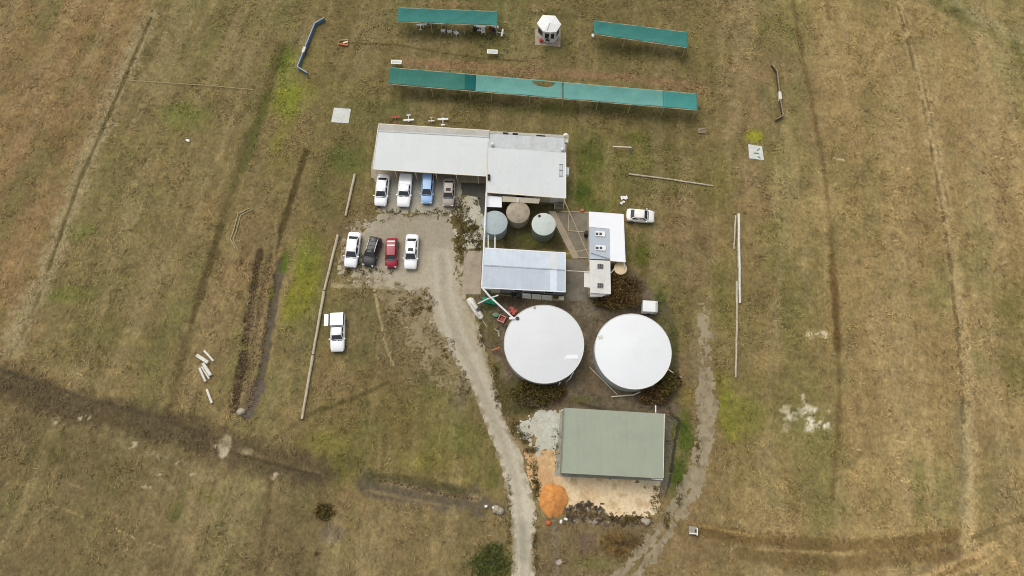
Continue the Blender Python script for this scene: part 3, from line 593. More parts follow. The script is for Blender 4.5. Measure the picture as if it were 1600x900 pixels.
def f_lime(X, Y):
    d = poly_sd(X, Y, W(lime_px)) + (fbm(X, Y, 1.0, 241, 4, .7) - .5) * 2.4
    keep = np.where((d > 0) & (fbm(X, Y, 1.1, 245, 4, .6) > .46 - .16 * sstep(at(750, 350).y, at(750, 320).y, Y)), 1.0, 0)
    return keep, lay(tint(X, (200, 196, 176)), .5 * sstep(.45, .65, fbm(X, Y, 1.5, 247, 4)), (178, 168, 142)), np.full(X.shape, .4)
sheet('lime_patch', f_lime, (700, 290, 765, 400), .010, m_gravel)
def f_weedy(X, Y):
    d = poly_sd(X, Y, W([(700, 340), (726, 330), (732, 392), (722, 430), (714, 430), (710, 370)])) + (fbm(X, Y, 1.2, 251, 4, .65) - .5) * 2.2
    return np.where((d > 0) & (fbm(X, Y, .8, 252, 4, .7) > .50 - .12 * sstep(at(720, 385).y, at(720, 405).y, Y) * -1 - .10 * sstep(.2, 1.2, d)), 1.0, 0), lay(tint(X, (96, 84, 48)), .6 * sstep(.45, .6, fbm(X, Y, .8, 253, 4)), (124, 112, 80)), np.full(X.shape, .6)
sheet('weedy_verge', f_weedy, (690, 320, 745, 440), .014, m_ground)
track_px = [(1100, 480), (1100, 540), (1103, 600), (1106, 647), (1098, 692), (1091, 735), (1073, 775), (1048, 812), (1024, 850), (988, 890), (950, 930)]
def f_track(X, Y):
    p = W(track_px); d = seg_dist(X, Y, p); nf = fbm(X, Y, 1.1, 261, 4, .65) - .5
    w = 1.15 + .0 * X; up = sstep(at(1098, 640).y, at(1098, 520).y, Y)
    k = w - d + nf * (1.3 + 2.0 * up) + (fbm(X, Y, .6, 264, 3, .7) - .5) * 1.0 - 1.15 * up * .8
    mid = d + (fbm(X, Y, .7, 263, 3, .6) - .5) * 1.2
    low = sstep(at(1060, 760).y, at(1060, 790).y, Y)
    keep = np.where((k > 0) & (mid > .02 + .28 * low) & (fbm(X, Y, .75, 265, 3, .75) > .40 + .06 * up - .12 * sstep(.3, 1., k)), 1.0, 0)
    rgb = lay(tint(X, (156, 142, 114)), .6 * sstep(.42, .62, fbm(X, Y, 1.6, 266, 4)), (170, 156, 126))
    return keep, lay(rgb, .5 * sstep(.5, .7, fbm(X, Y, .7, 268, 4)), (124, 112, 90)), np.full(X.shape, .5)
sheet('farm_track', f_track, (920, 470, 1130, 930), .008, m_gravel)
def f_sand(X, Y):
    y0 = at(850, 735).y
    d = poly_sd(X, Y, W([(818, 704), (862, 702), (878, 690), (880, 740), (1030, 748), (1030, 790), (1020, 806), (960, 812), (930, 792), (880, 800), (840, 780), (822, 740)])) + (fbm(X, Y, 1.4, 271, 5, .65) - .5) * 1.5
    hole = fbm(X, Y, .8, 273, 4, .65) + .3 * sstep(0, 1.8, d) - .12 * sstep(at(850, 740).x, at(840, 740).x, X)
    keep = np.where((d > 0) & (hole > .42), 1.0, 0)
    rgb = tint(X, (238, 213, 171)); rgb = lay(rgb, sstep(at(895, 740).x, at(850, 740).x, X), (206, 166, 120))
    rgb = lay(rgb, .6 * sstep(.45, .65, fbm(X, Y, 2.0, 275, 4)), (228, 196, 148)); rgb = lay(rgb, .55 * sstep(at(960, 780).x, at(1010, 780).x, X), (232, 214, 182))
    rgb = lay(rgb, .45 * sstep(.55, .7, fbm(X, Y, 1.0, 277, 4)), (188, 156, 110))
    return keep, rgb, np.full(X.shape, .6)
sheet('sandy_yard', f_sand, (808, 680, 1045, 825), .008, m_sand)
def f_pale(X, Y):
    d = poly_sd(X, Y, W([(801, 666), (826, 655), (842, 644), (882, 640), (880, 700), (862, 706), (836, 704), (815, 690)])) + (fbm(X, Y, 1.1, 281, 4, .7) - .5) * 2.2
    hole = fbm(X, Y, .95, 283, 4, .65) + .34 * sstep(at(820, 680).x, at(862, 670).x, X)
    keep = np.where((d > 0) & (hole > .49), 1.0, 0)
    return keep, lay(tint(X, (204, 202, 186)), .5 * sstep(.45, .62, fbm(X, Y, 1.6, 285, 4)), (188, 181, 160)), np.full(X.shape, .35)
sheet('crushed_concrete_yard', f_pale, (795, 630, 890, 715), .013, m_sand)
def f_park(X, Y):
    d = poly_sd(X, Y, W([(584, 262), (716, 268), (722, 300), (712, 334), (640, 333), (603, 330), (590, 318)])) + (fbm(X, Y, .9, 291, 4, .6) - .5) * .7
    rgb = lay(tint(X, (164, 160, 146)), .6 * sstep(.42, .62, fbm(X, Y, 2.2, 293, 4)), (178, 170, 148))
    rgb = lay(rgb, .5 * sstep(at(650, 310).y, at(650, 328).y, Y), (186, 176, 148))
    return np.where(d > 0, 1.0, 0), rgb, np.full(X.shape, .35)
sheet('parking_bay', f_park, (575, 255, 735, 345), .012, m_gravel)
def f_ash(X, Y):
    d = poly_sd(X, Y, W([(884, 796), (918, 786), (940, 790), (952, 806), (1000, 808), (1015, 812), (990, 824), (930, 818), (890, 812)])) + (fbm(X, Y, .8, 301, 4, .7) - .5) * 1.6
    rgb = lay(tint(X, (100, 89, 74)), sstep(.48, .58, fbm(X, Y, .5, 303, 3, .7)), (156, 144, 122)); rgb = lay(rgb, sstep(.5, .62, fbm(X, Y, .6, 305, 3)) * .8, (66, 56, 42))
    return np.where((d > 0) & (fbm(X, Y, .7, 307, 3) > .36), 1.0, 0), rgb, np.full(X.shape, .9)
sheet('ash_and_rubble', f_ash, (870, 775, 1030, 835), .016, m_sand)

def pad(name, pts, m, z=.05, t=None):
    o = MB().prism([at(*p) for p in pts], -.05, z).build(name, m); o['kind'] = 'structure'; return o
pad('concrete_apron', [(725, 392), (753, 392), (751, 460), (723, 460)], M['concrete_pink'], .04)
pad('concrete_path', [(869, 333), (888, 331), (920, 331), (920, 403), (905, 403)], M['concrete_path'], .03)
pad('concrete_path', [(857, 330), (868, 330), (904, 404), (895, 404)], M['concrete_pink'], .022)
pad('concrete_path', [(884, 405.5), (920, 405.5), (918, 470), (884, 470)], M['concrete_path'], .026)
pad('dark_strip', [(722, 286), (760, 288), (757, 340), (752, 330), (746, 308), (722, 304)], M['dark_pad'], .02)  # flat dark strip of ground left of the clubhouse
pad('carport_floor', [(580, 258), (580, 278), (600, 279), (716, 285), (760, 286), (762, 215), (590, 205)], M['concrete_pink'], .03)
pad('clubhouse_floor', [(760, 216), (885, 222), (884, 318), (760, 312)], M['concrete'], .035)
pad('shed_floor', [(876, 642), (1040, 650), (1035, 752), (866, 744)], M['concrete'], .03)

#@@BUILDINGS
def lerp(a, b, t): return a + (b - a) * t
def inset(pts, d):
    c = sum((Vector(p) for p in pts), Vector()) / len(pts); out = []
    for p in pts:
        p = Vector(p); v = (c - p); v.z = 0; out.append(p + v.normalized() * d)
    return out
def gutter(root, a, b, m='trim', r=.07):
    return MB().beam(a + Vector((0, 0, -.05)), b + Vector((0, 0, -.05)), .13, .12).build('gutter', M[m], root)
def downpipe(root, a, m='trim'):
    return MB().tube(a, (a.x, a.y, 0.0), .05, 8).build('downpipe', M[m], root)
def wall(root, a, b, h0, h1, m, t=.1, name='wall'):
    a = Vector((a.x, a.y, 0)); b = Vector((b.x, b.y, 0)); d = (b - a).normalized(); n = Vector((-d.y, d.x, 0)) * t / 2
    p = [a - n, b - n, b + n, a + n]; tp = [p[0] + Vector((0, 0, h0)), p[1] + Vector((0, 0, h1)), p[2] + Vector((0, 0, h1)), p[3] + Vector((0, 0, h0))]
    return MB().add(p + tp, [(3, 2, 1, 0), (4, 5, 6, 7), (0, 1, 5, 4), (1, 2, 6, 5), (2, 3, 7, 6), (3, 0, 4, 7)]).build(name, m, root)
def opening(root, a, b, t0, t1, z0, z1, name, m, frame='trim', side=1, out=.07):
    """door or window on the wall a-b between fractions t0-t1"""
    a = Vector((a.x, a.y, 0)); b = Vector((b.x, b.y, 0)); d = (b - a).normalized(); n = Vector((-d.y, d.x, 0)) * side * out
    p = lerp(a, b, t0) + n; q = lerp(a, b, t1) + n; zc = Vector((0, 0, (z0 + z1) / 2))
    o = MB().beam(p + zc, q + zc, .05, z1 - z0).build(name, m, root)
    f = MB(); e = n.normalized() * .012
    for zz in (z0, z1): f.beam(p + e + Vector((0, 0, zz)), q + e + Vector((0, 0, zz)), .06, .07)
    for r_ in (p, q): f.beam(r_ + e + Vector((0, 0, z0)), r_ + e + Vector((0, 0, z1)), .07, .06)
    f.build('frame', M[frame], o); return o

# carport: long white roof, ridge near its back edge
c_ = at(675, 250)
cp = thing('carport', 'long open-fronted carport with a white sheet roof beside the clubhouse', 'carport', (c_.x, c_.y, 0))
rl, rr_ = at(590, 204.5, 3.15), at(764, 214, 3.15); sl, sr = at(582.5, 264, 2.65), at(761, 275, 2.65); bl, br = at(592.5, 193.5, 2.75), at(765, 204, 2.75)
MB().slab([rl, rr_, sr, sl], .07).build('roof', M['roof_white'], cp)
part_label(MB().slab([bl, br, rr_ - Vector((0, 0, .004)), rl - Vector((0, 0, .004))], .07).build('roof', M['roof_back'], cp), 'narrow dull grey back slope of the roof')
MB().beam(rl + Vector((0, 0, .03)), rr_ + Vector((0, 0, .03)), .22, .05).build('ridge_cap', M['roof_grey'], cp)
gutter(cp, sl, sr); gutter(cp, bl, br); MB().beam(sl, rl, .1, .14).build('barge_board', M['trim'], cp); MB().beam(rl, bl, .1, .14).build('barge_board', M['trim'], cp)
for t in (0.02, .19, .37, .55, .73, .92):
    q = lerp(sl, sr, t); MB().tube((q.x, q.y, 0), q - Vector((0, 0, .1)), .06, 8).build('post', M['trim'], cp)
b0, b1 = lerp(bl, rl, .25), lerp(br, rr_, .25); wall(cp, b0, b1, 2.7, 2.7, M['wall_cream'])
wall(cp, b0, lerp(bl, sl, .55), 2.7, 2.7, M['wall_cream'])
for a, b in ((.12, .3), (.42, .6), (.72, .9)):
    MB().beam(lerp(lerp(bl, rl, .6), lerp(br, rr_, .6), a) * Vector((1, 1, 0)) + Vector((0, 0, .8)) if False else Vector((*lerp(lerp(bl, rl, .9), lerp(br, rr_, .9), a)[:2], .8)), Vector((*lerp(lerp(bl, rl, .9), lerp(br, rr_, .9), b)[:2], .8)), .8, .08).build('workbench', M['timber'], cp)

# clubhouse
c_ = at(822, 270)
ch = thing('clubhouse', 'white-roofed clubhouse with a lower grey verandah roof, right of the carport', 'clubhouse', (c_.x, c_.y, 0))
RL, RR = at(761.5, 230.5, 3.7), at(884, 238.5, 3.7); SL, SR = at(759.5, 300, 2.85), at(884, 309.5, 2.85)
VL, VR = at(762, 208.5, 2.75), at(882, 215.5, 2.75); vl, vr = at(762, 231.5, 3.45), at(882.5, 238, 3.45)
FL, FR = at(765, 204.5, 2.6), at(882, 211, 2.6)
MB().slab([RL, RR, SR, SL], .08).build('roof', M['roof_white'], ch)
part_label(MB().slab([VL, VR, vr, vl], .06).build('verandah_roof', M['roof_grey'], ch), 'lower grey verandah roof')
MB().slab([FL, FR, at(882, 215.2, 2.66), at(762, 208.2, 2.66)], .06).build('fascia', M['roof_back'], ch)
gutter(ch, SL, SR); MB().beam(SL, RL, .1, .14).build('barge_board', M['trim'], ch); MB().beam(SR, RR, .1, .14).build('barge_board', M['white'], ch)
i_ = [lerp(lerp(RL, SL, .03), lerp(RR, SR, .03), .02), lerp(lerp(RL, SL, .03), lerp(RR, SR, .03), .97), lerp(lerp(RL, SL, .93), lerp(RR, SR, .93), .97), lerp(lerp(RL, SL, .93), lerp(RR, SR, .93), .02)]
wall(ch, i_[0], i_[1], 3.3, 3.3, M['wall_cream']); wall(ch, i_[2], i_[3], 2.75, 2.75, M['wall_cream']); wall(ch, i_[1], i_[2], 3.5, 2.75, M['wall_cream']); wall(ch, i_[3], i_[0], 2.75, 3.5, M['wall_cream'])
opening(ch, i_[1], i_[2], .2, .34, 1.0, 2.0, 'window', M['window']); opening(ch, i_[1], i_[2], .62, .76, 1.0, 2.0, 'window', M['window']); opening(ch, i_[2], i_[3], .06, .16, 0, 2.05, 'door', M['roof_cream']); opening(ch, i_[2], i_[3], .5, .62, 1.0, 2.0, 'window', M['window'])
for t in (.02, .25, .5, .75, .98):
    q = lerp(VL, VR, t); MB().tube((q.x, q.y, 0), q - Vector((0, 0, .05)), .05, 8).build('post', M['trim'], ch)
for (px, py) in ((769.5, 227), (878.5, 235)):
    q = at(px, py, 3.4); d = MB(); d.ball(q + Vector((0, 0, .32)), .27, 12, 8); d.tube(q, q + Vector((0, 0, .2)), .05); d.build('roof_ventilator', M['white'], ch, smooth=True)
q = at(884, 210.5, 2.9); MB().ball(q, .3, 10, 6, (1.2, .8, .6)).build('roof_ventilator', M['white'], ch, smooth=True)
q = at(885, 218, 2.2); MB().box(q, (.55, 1.2, .5), R(-4)).build('meter_box', M['straw'], ch)
q = at(886, 269, 2.0); MB().box(q, (.5, 1.15, .8), R(-4)).build('air_conditioner', M['white'], ch, bevel=.03)
q = at(764, 277.5, 3.2); f = MB()
for dy in (-.22, .22): f.lathe(q + Vector((0, dy, -.1)), [(.2, 0), (.2, .3), (.13, .32), (.13, .1)], 12)
f.build('flue', M['dark'], ch)
lad = MB(); a, b = at(875, 257, 3.5), at(874.6, 275, 3.3); o2 = Vector((.32, 0, 0))
for o_ in (Vector(), o2): lad.beam(a + o_, b + o_, .06, .06)
for k in (0, .5, 1): lad.beam(lerp(a, b, k) - o2 * .3, lerp(a, b, k) + o2 * 1.3, .07, .05)
lad.build('roof_ladder', M['wall_grey'], ch)
for px, py in ((790, 208.5), (805, 209.5), (842, 212.5), (848, 213)):
    q = at(px, py, 2.68); MB().box(q, (.75, .28, .12), R(-5)).build('gutter_plants', leaf_mat('gutter_weeds', [(.02, .024, .012), (.035, .034, .016)]), ch)
downpipe(ch, SR + Vector((-.1, .1, -.1)), 'pipe')
q = at(770.5, 315, 2.3); lt = [at(759.5, 305.5, 2.3), at(784, 307.5, 2.3), at(784, 324, 2.2), at(759, 323, 2.2)]
ls = thing('pump_shed', 'small white-roofed pump shed against the back of the clubhouse', 'shed', (q.x, q.y, 0))
MB().slab(lt, .05).build('roof', M['roof_bright'], ls); MB().prism([(p.x, p.y, p.z - .06) for p in inset(lt, .15)], 0).build('wall', M['dark'], ls)
aw = [at(785, 306.5, 2.55), at(844, 310.5, 2.55), at(842, 318, 2.25), at(785, 315, 2.25)]
MB().slab(aw, .05).build('awning', M['wall_cream'], ch)
st_ = thing('back_steps', 'small grey porch with steps at the corner behind the clubhouse', 'steps', tuple(at(873, 320)[:2]) + (0,))
for i in range(3): MB().box(at(873, 316 + i * 4.6) + Vector((0, 0, .27 - .09 * i)), (1.25, .42, .54 - .18 * i), R(-4)).build('tread', M['concrete_path'], st_)
for dx in (-.62, .62): MB().path([at(873, 314) + Vector((dx, 0, 1.4)), at(873, 328) + Vector((dx, 0, .95)), at(873, 328) + Vector((dx, 0, 0))], .03).build('handrail', M['trim'], st_)

# grey shed
c_ = at(818, 424)
gs = thing('workshop', 'blue-grey gable shed with one bright skylight strip above the big tanks', 'shed', (c_.x, c_.y, 0))
A, B_ = at(757, 387.5, 2.75), at(883.5, 395, 2.75); P, Q = at(755.5, 414.5, 3.35), at(883.5, 422, 3.35); D, E = at(753.5, 449.5, 2.75), at(883.5, 456, 2.75)
MB().slab([A, B_, Q, P], .06).build('roof', M['roof_blue'], gs)
MB().slab([P, Q, E, D], .06).build('roof', M['roof_blue'], gs)
MB().beam(P + Vector((0, 0, .015)), Q + Vector((0, 0, .015)), .16, .04).build('ridge_cap', M['seam'], gs)
up = Vector((0, 0, .02))
MB().slab([lerp(P, Q, .815) + up, lerp(P, Q, .895) + up, lerp(D, E, .895) + up, lerp(D, E, .815) + up], .02).build('skylight', M['skylight'], gs)
part_label(MB().slab([lerp(A, B_, .815) + up, lerp(A, B_, .895) + up, lerp(P, Q, .895) + up - Vector((0, .12, 0)) * 0, lerp(P, Q, .815) + up], .02).build('skylight', M['skylight_dull'], gs), 'duller skylight strip on the far slope')
w = [lerp(A, B_, .01), lerp(A, B_, .985), lerp(D, E, .985) + Vector((0, .25, 0)), lerp(D, E, .01) + Vector((0, .25, 0))]
wall(gs, w[0], w[1], 2.68, 2.68, M['wall_grey']); wall(gs, w[2], w[3], 2.68, 2.68, M['wall_grey'])
for (a, b) in ((w[1], w[2]), (w[3], w[0])):
    m_ = lerp(a, b, .5); wall(gs, a, m_, 2.68, 3.25, M['wall_grey']); wall(gs, m_, b, 3.25, 2.68, M['wall_grey'])
opening(gs, w[2], w[3], .12, .24, 1.1, 2.0, 'window', M['window'], side=1); opening(gs, w[2], w[3], .5, .62, 1.1, 2.0, 'window', M['window'], side=1); opening(gs, w[2], w[3], .8, .9, 0, 2.05, 'door', M['wall_cream'], side=1)
gutter(gs, A, B_, 'white'); gutter(gs, D, E, 'white'); MB().beam(B_, Q, .08, .1).build('barge_board', M['white'], gs); MB().beam(Q, E, .08, .1).build('barge_board', M['white'], gs)
q = at(762, 451, 2.6); MB().box(q, (.9, .14, .14), R(-3)).build('pipe_bracket', M['white'], gs)

# white-roofed portable block
c_ = at(947, 370)
pb = thing('portable_building', 'portable block with an L-shaped bright white roof and blue-grey strip with two skylights', 'portable building', (c_.x, c_.y, 0))
z = 2.9; K = [at(920, 330.5, z), at(974.5, 334.5, z), at(977.5, 409, z), at(953.5, 407, z), at(952.5, 357.5, z), at(920.5, 354.5, z)]
mb = MB(); mb.slab([K[0], K[1], at(975.4, 359.5, z), K[4], K[5]], .07); mb.slab([K[4], at(975.4, 359.5, z), K[2], K[3]], .07); mb.build('roof', M['roof_bright'], pb)
z2 = 2.86; S = [at(920.8, 355, z2), at(952.3, 358, z2), at(953.3, 405.5, z2), at(921, 404.5, z2)]
part_label(MB().slab(S, .06).build('roof', M['roof_bluegrey'], pb), 'blue-grey roof strip')
for px, py in ((938, 365.5), (938.5, 387.5)):
    q = at(px, py, 2.95); sk = MB().box(q, (1.35, .75, .14), R(-4)).build('skylight', M['white'], pb, bevel=.03)
    for dx in (-.42, 0.08): MB().box(q + Vector((dx - .05, -.02, .085)), (.34, .34, .04), R(-4)).build('pane', M['dark'], sk)
wl_ = inset([K[0], K[1], K[2], at(921, 404.5, z)], .25)
for a, b in zip(wl_, wl_[1:] + wl_[:1]): wall(pb, a, b, 2.78, 2.78, M['wall_cream'])
opening(pb, wl_[3], wl_[0], .2, .34, 1.0, 2.0, 'window', M['window'], side=-1); opening(pb, wl_[3], wl_[0], .55, .66, 0, 2.05, 'door', M['white'], side=-1); opening(pb, wl_[1], wl_[2], .2, .35, 1.0, 2.0, 'window', M['window'], side=-1); opening(pb, wl_[1], wl_[2], .6, .75, 1.0, 2.0, 'window', M['window'], side=-1)
gutter(pb, K[2], K[3], 'white'); MB().tube(K[2] + Vector((-.15, -.1, -.1)), at(975, 421, 2.05), .05).build('downpipe', M['pipe'], pb)
q = at(916, 365.5, .6); MB().box(q, (.5, .6, 1.1), R(-5)).build('gas_meter', M['black'], pb, bevel=.04)
# cream cabin
c_ = at(937, 432)
cc = thing('cream_cabin', 'cream-roofed cabin with a side porch and two square roof vents', 'cabin', (c_.x, c_.y, 0))
z = 2.8; K2 = [at(921, 406, z), at(953.5, 407.5, z), at(954.5, 459.5, z), at(922, 457.5, z)]
MB().slab(K2, .08).build('roof', M['roof_cream'], cc)
kp = [at(912.5, 424, 2.55), at(921.5, 424, 2.6), at(921.8, 449.5, 2.6), at(912.5, 448, 2.55)]
MB().slab(kp, .06).build('porch_roof', M['roof_cream'], cc)
for q in (kp[0], kp[3]): MB().tube((q.x + .1, q.y, 0), q + Vector((.1, 0, -.05)), .05).build('post', M['trim'], cc)
wl_ = inset(K2, .2)
for a, b in zip(wl_, wl_[1:] + wl_[:1]): wall(cc, a, b, 2.7, 2.7, M['wall_cream'])
opening(cc, wl_[2], wl_[3], .3, .7, 1.0, 1.9, 'window', M['window'], side=-1); opening(cc, wl_[3], wl_[0], .3, .48, 0, 2.05, 'door', M['roof_white'], side=-1)
for px, py in ((938, 416), (938, 446)):
    q = at(px, py, 2.88); v_ = MB().box(q, (.78, .62, .16), R(-4)).build('roof_vent', M['wall_grey'], cc, bevel=.02)
    for k in (-1, 0, 1): MB().box(q + Vector((k * .22, 0, .1)), (.12, .5, .05), R(-4)).build('slat', M['dark'], v_)
MB().slab([at(922, 458, 2.6), at(950, 459.6, 2.6), at(940, 463.5, 2.35), at(922, 463.5, 2.35)], .05).build('awning', M['roof_cream'], cc)

# green-roofed shed
c_ = at(957, 695)
gr = thing('farm_shed', 'big shed with a plain pale green roof on the sandy yard', 'shed', (c_.x, c_.y, 0))
G = [at(881.5, 637, 3.6), at(1038, 646.5, 3.6), at(1036, 747, 3.2), at(877, 738.5, 3.2)]
r0, r1 = lerp(G[0], G[3], .5) + Vector((0, 0, .35)), lerp(G[1], G[2], .5) + Vector((0, 0, .35))
gm = MB().slab([G[0], G[1], G[2], G[3]], .07).build('roof', M['roof_green'], gr)
MB().beam(G[3], G[2], .1, .16).build('gutter', M['roof_green'], gr); MB().beam(G[0], G[3], .08, .14).build('barge_board', M['wall_green'], gr); MB().beam(G[1], G[2], .08, .14).build('barge_board', M['trim'], gr)
w = inset(G, .12)
wall(gr, w[0], w[1], 3.5, 3.5, M['wall_green']); wall(gr, w[1], w[2], 3.5, 3.1, M['wall_green']); wall(gr, w[2], w[3], 3.1, 3.1, M['wall_green']); wall(gr, w[3], w[0], 3.1, 3.5, M['wall_green'])
for a, b in ((.06, .3), (.36, .6)): opening(gr, w[2], w[3], 1 - b, 1 - a, 0, 2.7, 'roller_door', M['wall_grey'], side=-1)
opening(gr, w[3], w[0], .3, .6, 0, 2.7, 'roller_door', M['wall_cream'], side=-1)
MB().path([at(1024.5, 634, 2.5), at(1024.5, 645, 3.3)], .08).build('downpipe', M['pipe'], gr); MB().path([at(1018, 748, 3.0), at(1036, 749.5, 3.0)], .07).build('downpipe', M['pipe'], gr)

#@@TANKS
def tank(name, label, px, py, rpx, h, m_top, m_wall, cone=.2, rim=.0, ribs=True, n=64, group=None):
    c = at(px, py, h); e = at(px + rpx, py, h); r = abs(e.x - c.x); c.z = 0
    t = thing(name, label, 'water tank', tuple(c), group)
    pr = []
    k = int(h / .28)
    for i in range(k + 1):
        zz = h * i / k - (.03 if i == k else 0); pr += [(r - (.03 if i % 2 else 0.0), zz)]
    MB().lathe(c, pr, n).build('wall', m_wall, t, smooth=True)
    o = MB(); o.lathe(c, [(r + .05, h - .02), (r + .05, h + .05), (r * .97, h + .08), (r * .6, h + .08 + cone * .4), (r * .2, h + .08 + cone * .85), (.05, h + .08 + cone)], n); o.build('roof', m_top, t, smooth=True)
    return t, c, r
t1, c1, r1_ = tank('water_tank', 'huge white-topped round tank on the left, fed by the long white pipe', 850, 537, 61.5, 2.6, M['tank_white'], M['tank_wall'], .35, n=96, group='two huge white tanks')
t2, c2, r2_ = tank('water_tank', 'huge white-topped round tank on the right, beside the white trailer', 989, 548.5, 59, 2.9, M['tank_white_b'], M['tank_wall'], .35, n=96, group='two huge white tanks')
for tk, c, r, h in ((t1, c1, r1_, 2.6), (t2, c2, r2_, 2.9)):
    f = MB(); n = 72
    for i in range(n):
        a0, a1 = 2 * math.pi * i / n, 2 * math.pi * (i + 1) / n
        f.tube(c + Vector(((r + .06) * math.cos(a0), (r + .06) * math.sin(a0), h + .06)), c + Vector(((r + .06) * math.cos(a1), (r + .06) * math.sin(a1), h + .06)), .05, 5)
    f.build('rim', M['roof_cream'], tk)
q = at(808.5, 497.5, 2.75); f = MB(); f.lathe(q, [(.24, -.05), (.24, .12), (.2, .14), (.05, .14)], 14); f.build('inlet_strainer', M['dark'], t1, smooth=True)
q = at(835, 480.5, 2.72); MB().lathe(q, [(.16, -.05), (.16, .1), (.05, .12)], 10).build('vent', M['roof_back'], t1)
q = at(938.5, 527, 3.0); MB().box(q, (.6, .45, .12), .3).build('hatch', M['roof_cream'], t2, bevel=.02)
glare_sheet = MB().slab([at(864, 554, 2.83), at(903, 554.5, 2.78), at(904, 560.5, 2.78), at(866, 560.5, 2.83), at(862, 557.5, 2.83)], .03).build('patch', M['roof_bright'], t1)  # bright glare spot on the tank roof, put in as a paler sheet
f = MB(); f.path([at(896, 582, 2.5), at(890, 592, 1.8), at(884, 597, .4)], .06); f.build('overflow_pipe', M['pipe'], t1); MB().path([at(875, 598, 2.4), at(872, 603, .3)], .06).build('overflow_pipe', M['pipe'], t1)

ta, ca, ra = tank('water_tank', 'pale blue-grey water tank under the long white pipe', 773, 348, 19.5, 2.3, M['tank_blue'], M['tank_blue'], .15, n=40, group='small tanks behind the clubhouse')
tc, c3, r3 = tank('water_tank', 'pale green water tank with a black hole in its lid', 849.5, 350.5, 18.3, 2.5, M['tank_green'], M['tank_green_wall'], .15, n=40, group='small tanks behind the clubhouse')
q = at(842.8, 337.5, 2.66); MB().lathe(q, [(.2, -.02), (.2, .03), (.05, .035)], 12).build('inlet', M['black'], tc)
# mouldy concrete tank with domed top
q0 = at(809.5, 331, 2.2); rr = at(827.5, 331, 2.2).x - q0.x; q0.z = 0
tb = thing('water_tank', 'mouldy brown concrete tank with a domed top between two paler tanks', 'water tank', tuple(q0), 'small tanks behind the clubhouse')
MB().lathe(q0, [(rr, 0), (rr, 1.9), (rr * .99, 2.0)], 40).build('wall', M['tank_concrete'], tb, smooth=True)
MB().lathe(q0, [(rr * 1.03, 1.98), (rr * 1.03, 2.08), (rr * .85, 2.25), (rr * .5, 2.42), (.1, 2.5)], 40).build('roof', M['tank_concrete'], tb, smooth=True)
MB().path([at(809.5, 308.5, 2.75), at(809.5, 316, 2.55)], .09).build('inlet_pipe', M['pipe'], tb)
td, c4, r4 = tank('water_tank', 'small cream round tank at the corner of the portable block', 969.5, 419.5, 9.6, 1.9, M['tank_cream'], M['tank_cream'], .08, n=32)

# pipes
def pipe(label, pts, r=.1, m='pipe', name='water_pipe', group=None, cat='pipe'):
    return one(MB().path([at(*p) for p in pts], r), name, M[m], label, cat, group, smooth=True)
lp = pipe('long white pipe running from clubhouse past the grey shed to the left big tank', [(760.2, 299, 2.8), (758.2, 340, 2.75), (755.5, 400, 2.85), (753, 449, 2.8), (765, 463, 2.8), (802, 497, 2.85)], .13)
for a in ((762, 375, 370), (772.5, 372, 368)):
    pass
pipe('short white pipe nearest the long pipe, from blue-grey tank to grey shed', [(763, 367, 1.9), (763, 388, 1.9)], .1); pipe('short white pipe joining the middle of blue-grey tank to grey shed', [(773.5, 368, 1.9), (773.5, 388, 1.9)], .1)
pipe('white branch pipe crossing the green tarpaulin', [(778.5, 461.5, 2.3), (762, 467, 1.6), (747, 474.5, .5)], .1)
one(MB().box(at(800, 497.5, 2.78), (.75, .28, .24), R(0)), 'pipe_elbow', M['pipe'], 'white pipe end piece resting on the rim of the left big tank', 'pipe fitting')
pipe('pale overhead pipe slanting from the clubhouse corner to the portable block', [(881, 311.5, 2.7), (920, 400, 2.7)], .045, 'edging')
pipe('pale overhead pipe from grey shed up to the blue-grey roof strip', [(883.5, 397, 2.7), (920, 389, 2.7)], .05, 'edging')
pipe('pale overhead pipe from grey shed ridge to the cream cabin porch', [(883.5, 423, 2.8), (920, 424.5, 2.7)], .05, 'trim')
pipe('pipe lying across the blue-grey roof strip', [(923, 395, 2.98), (952.5, 404.5, 2.98)], .035, 'wall_grey')
pipe('long pale pipe leaning down beside the right big tank', [(920.5, 573.5, .15), (948, 600, .15), (964.5, 616.5, .15)], .08, 'timber_pale')
pipe('bent cream pipe lying below the right big tank', [(955, 620, .15), (990, 617, .15), (1010, 608, .6), (1022, 601, 1.2)], .09, 'trim')
pipe('white pipe sticking out right of the right big tank', [(1042, 576, 1.9), (1049, 580.5, 1.6), (1065, 590, .2)], .09, 'trim')
pipe('pale pipe joining the cream tank to the cream cabin', [(954.5, 426.5, 1.8), (960, 420, 1.8)], .07)
for lab, pts in (('timber edging along the top of the paved courtyard', [(876, 330), (919, 332)]), ('L-shaped timber edging in the paved courtyard', [(889, 331), (888, 360.5), (919, 363)]), ('long slanting timber edging on the left of the paved courtyard', [(868.5, 333), (904, 403), (919, 403)])):
    o = MB()
    for a, b in zip(pts[:-1], pts[1:]): o.beam(at(*a, .06), at(*b, .06), .13, .1)
    one(o, 'timber_edging', M['edging'], lab, 'edging')

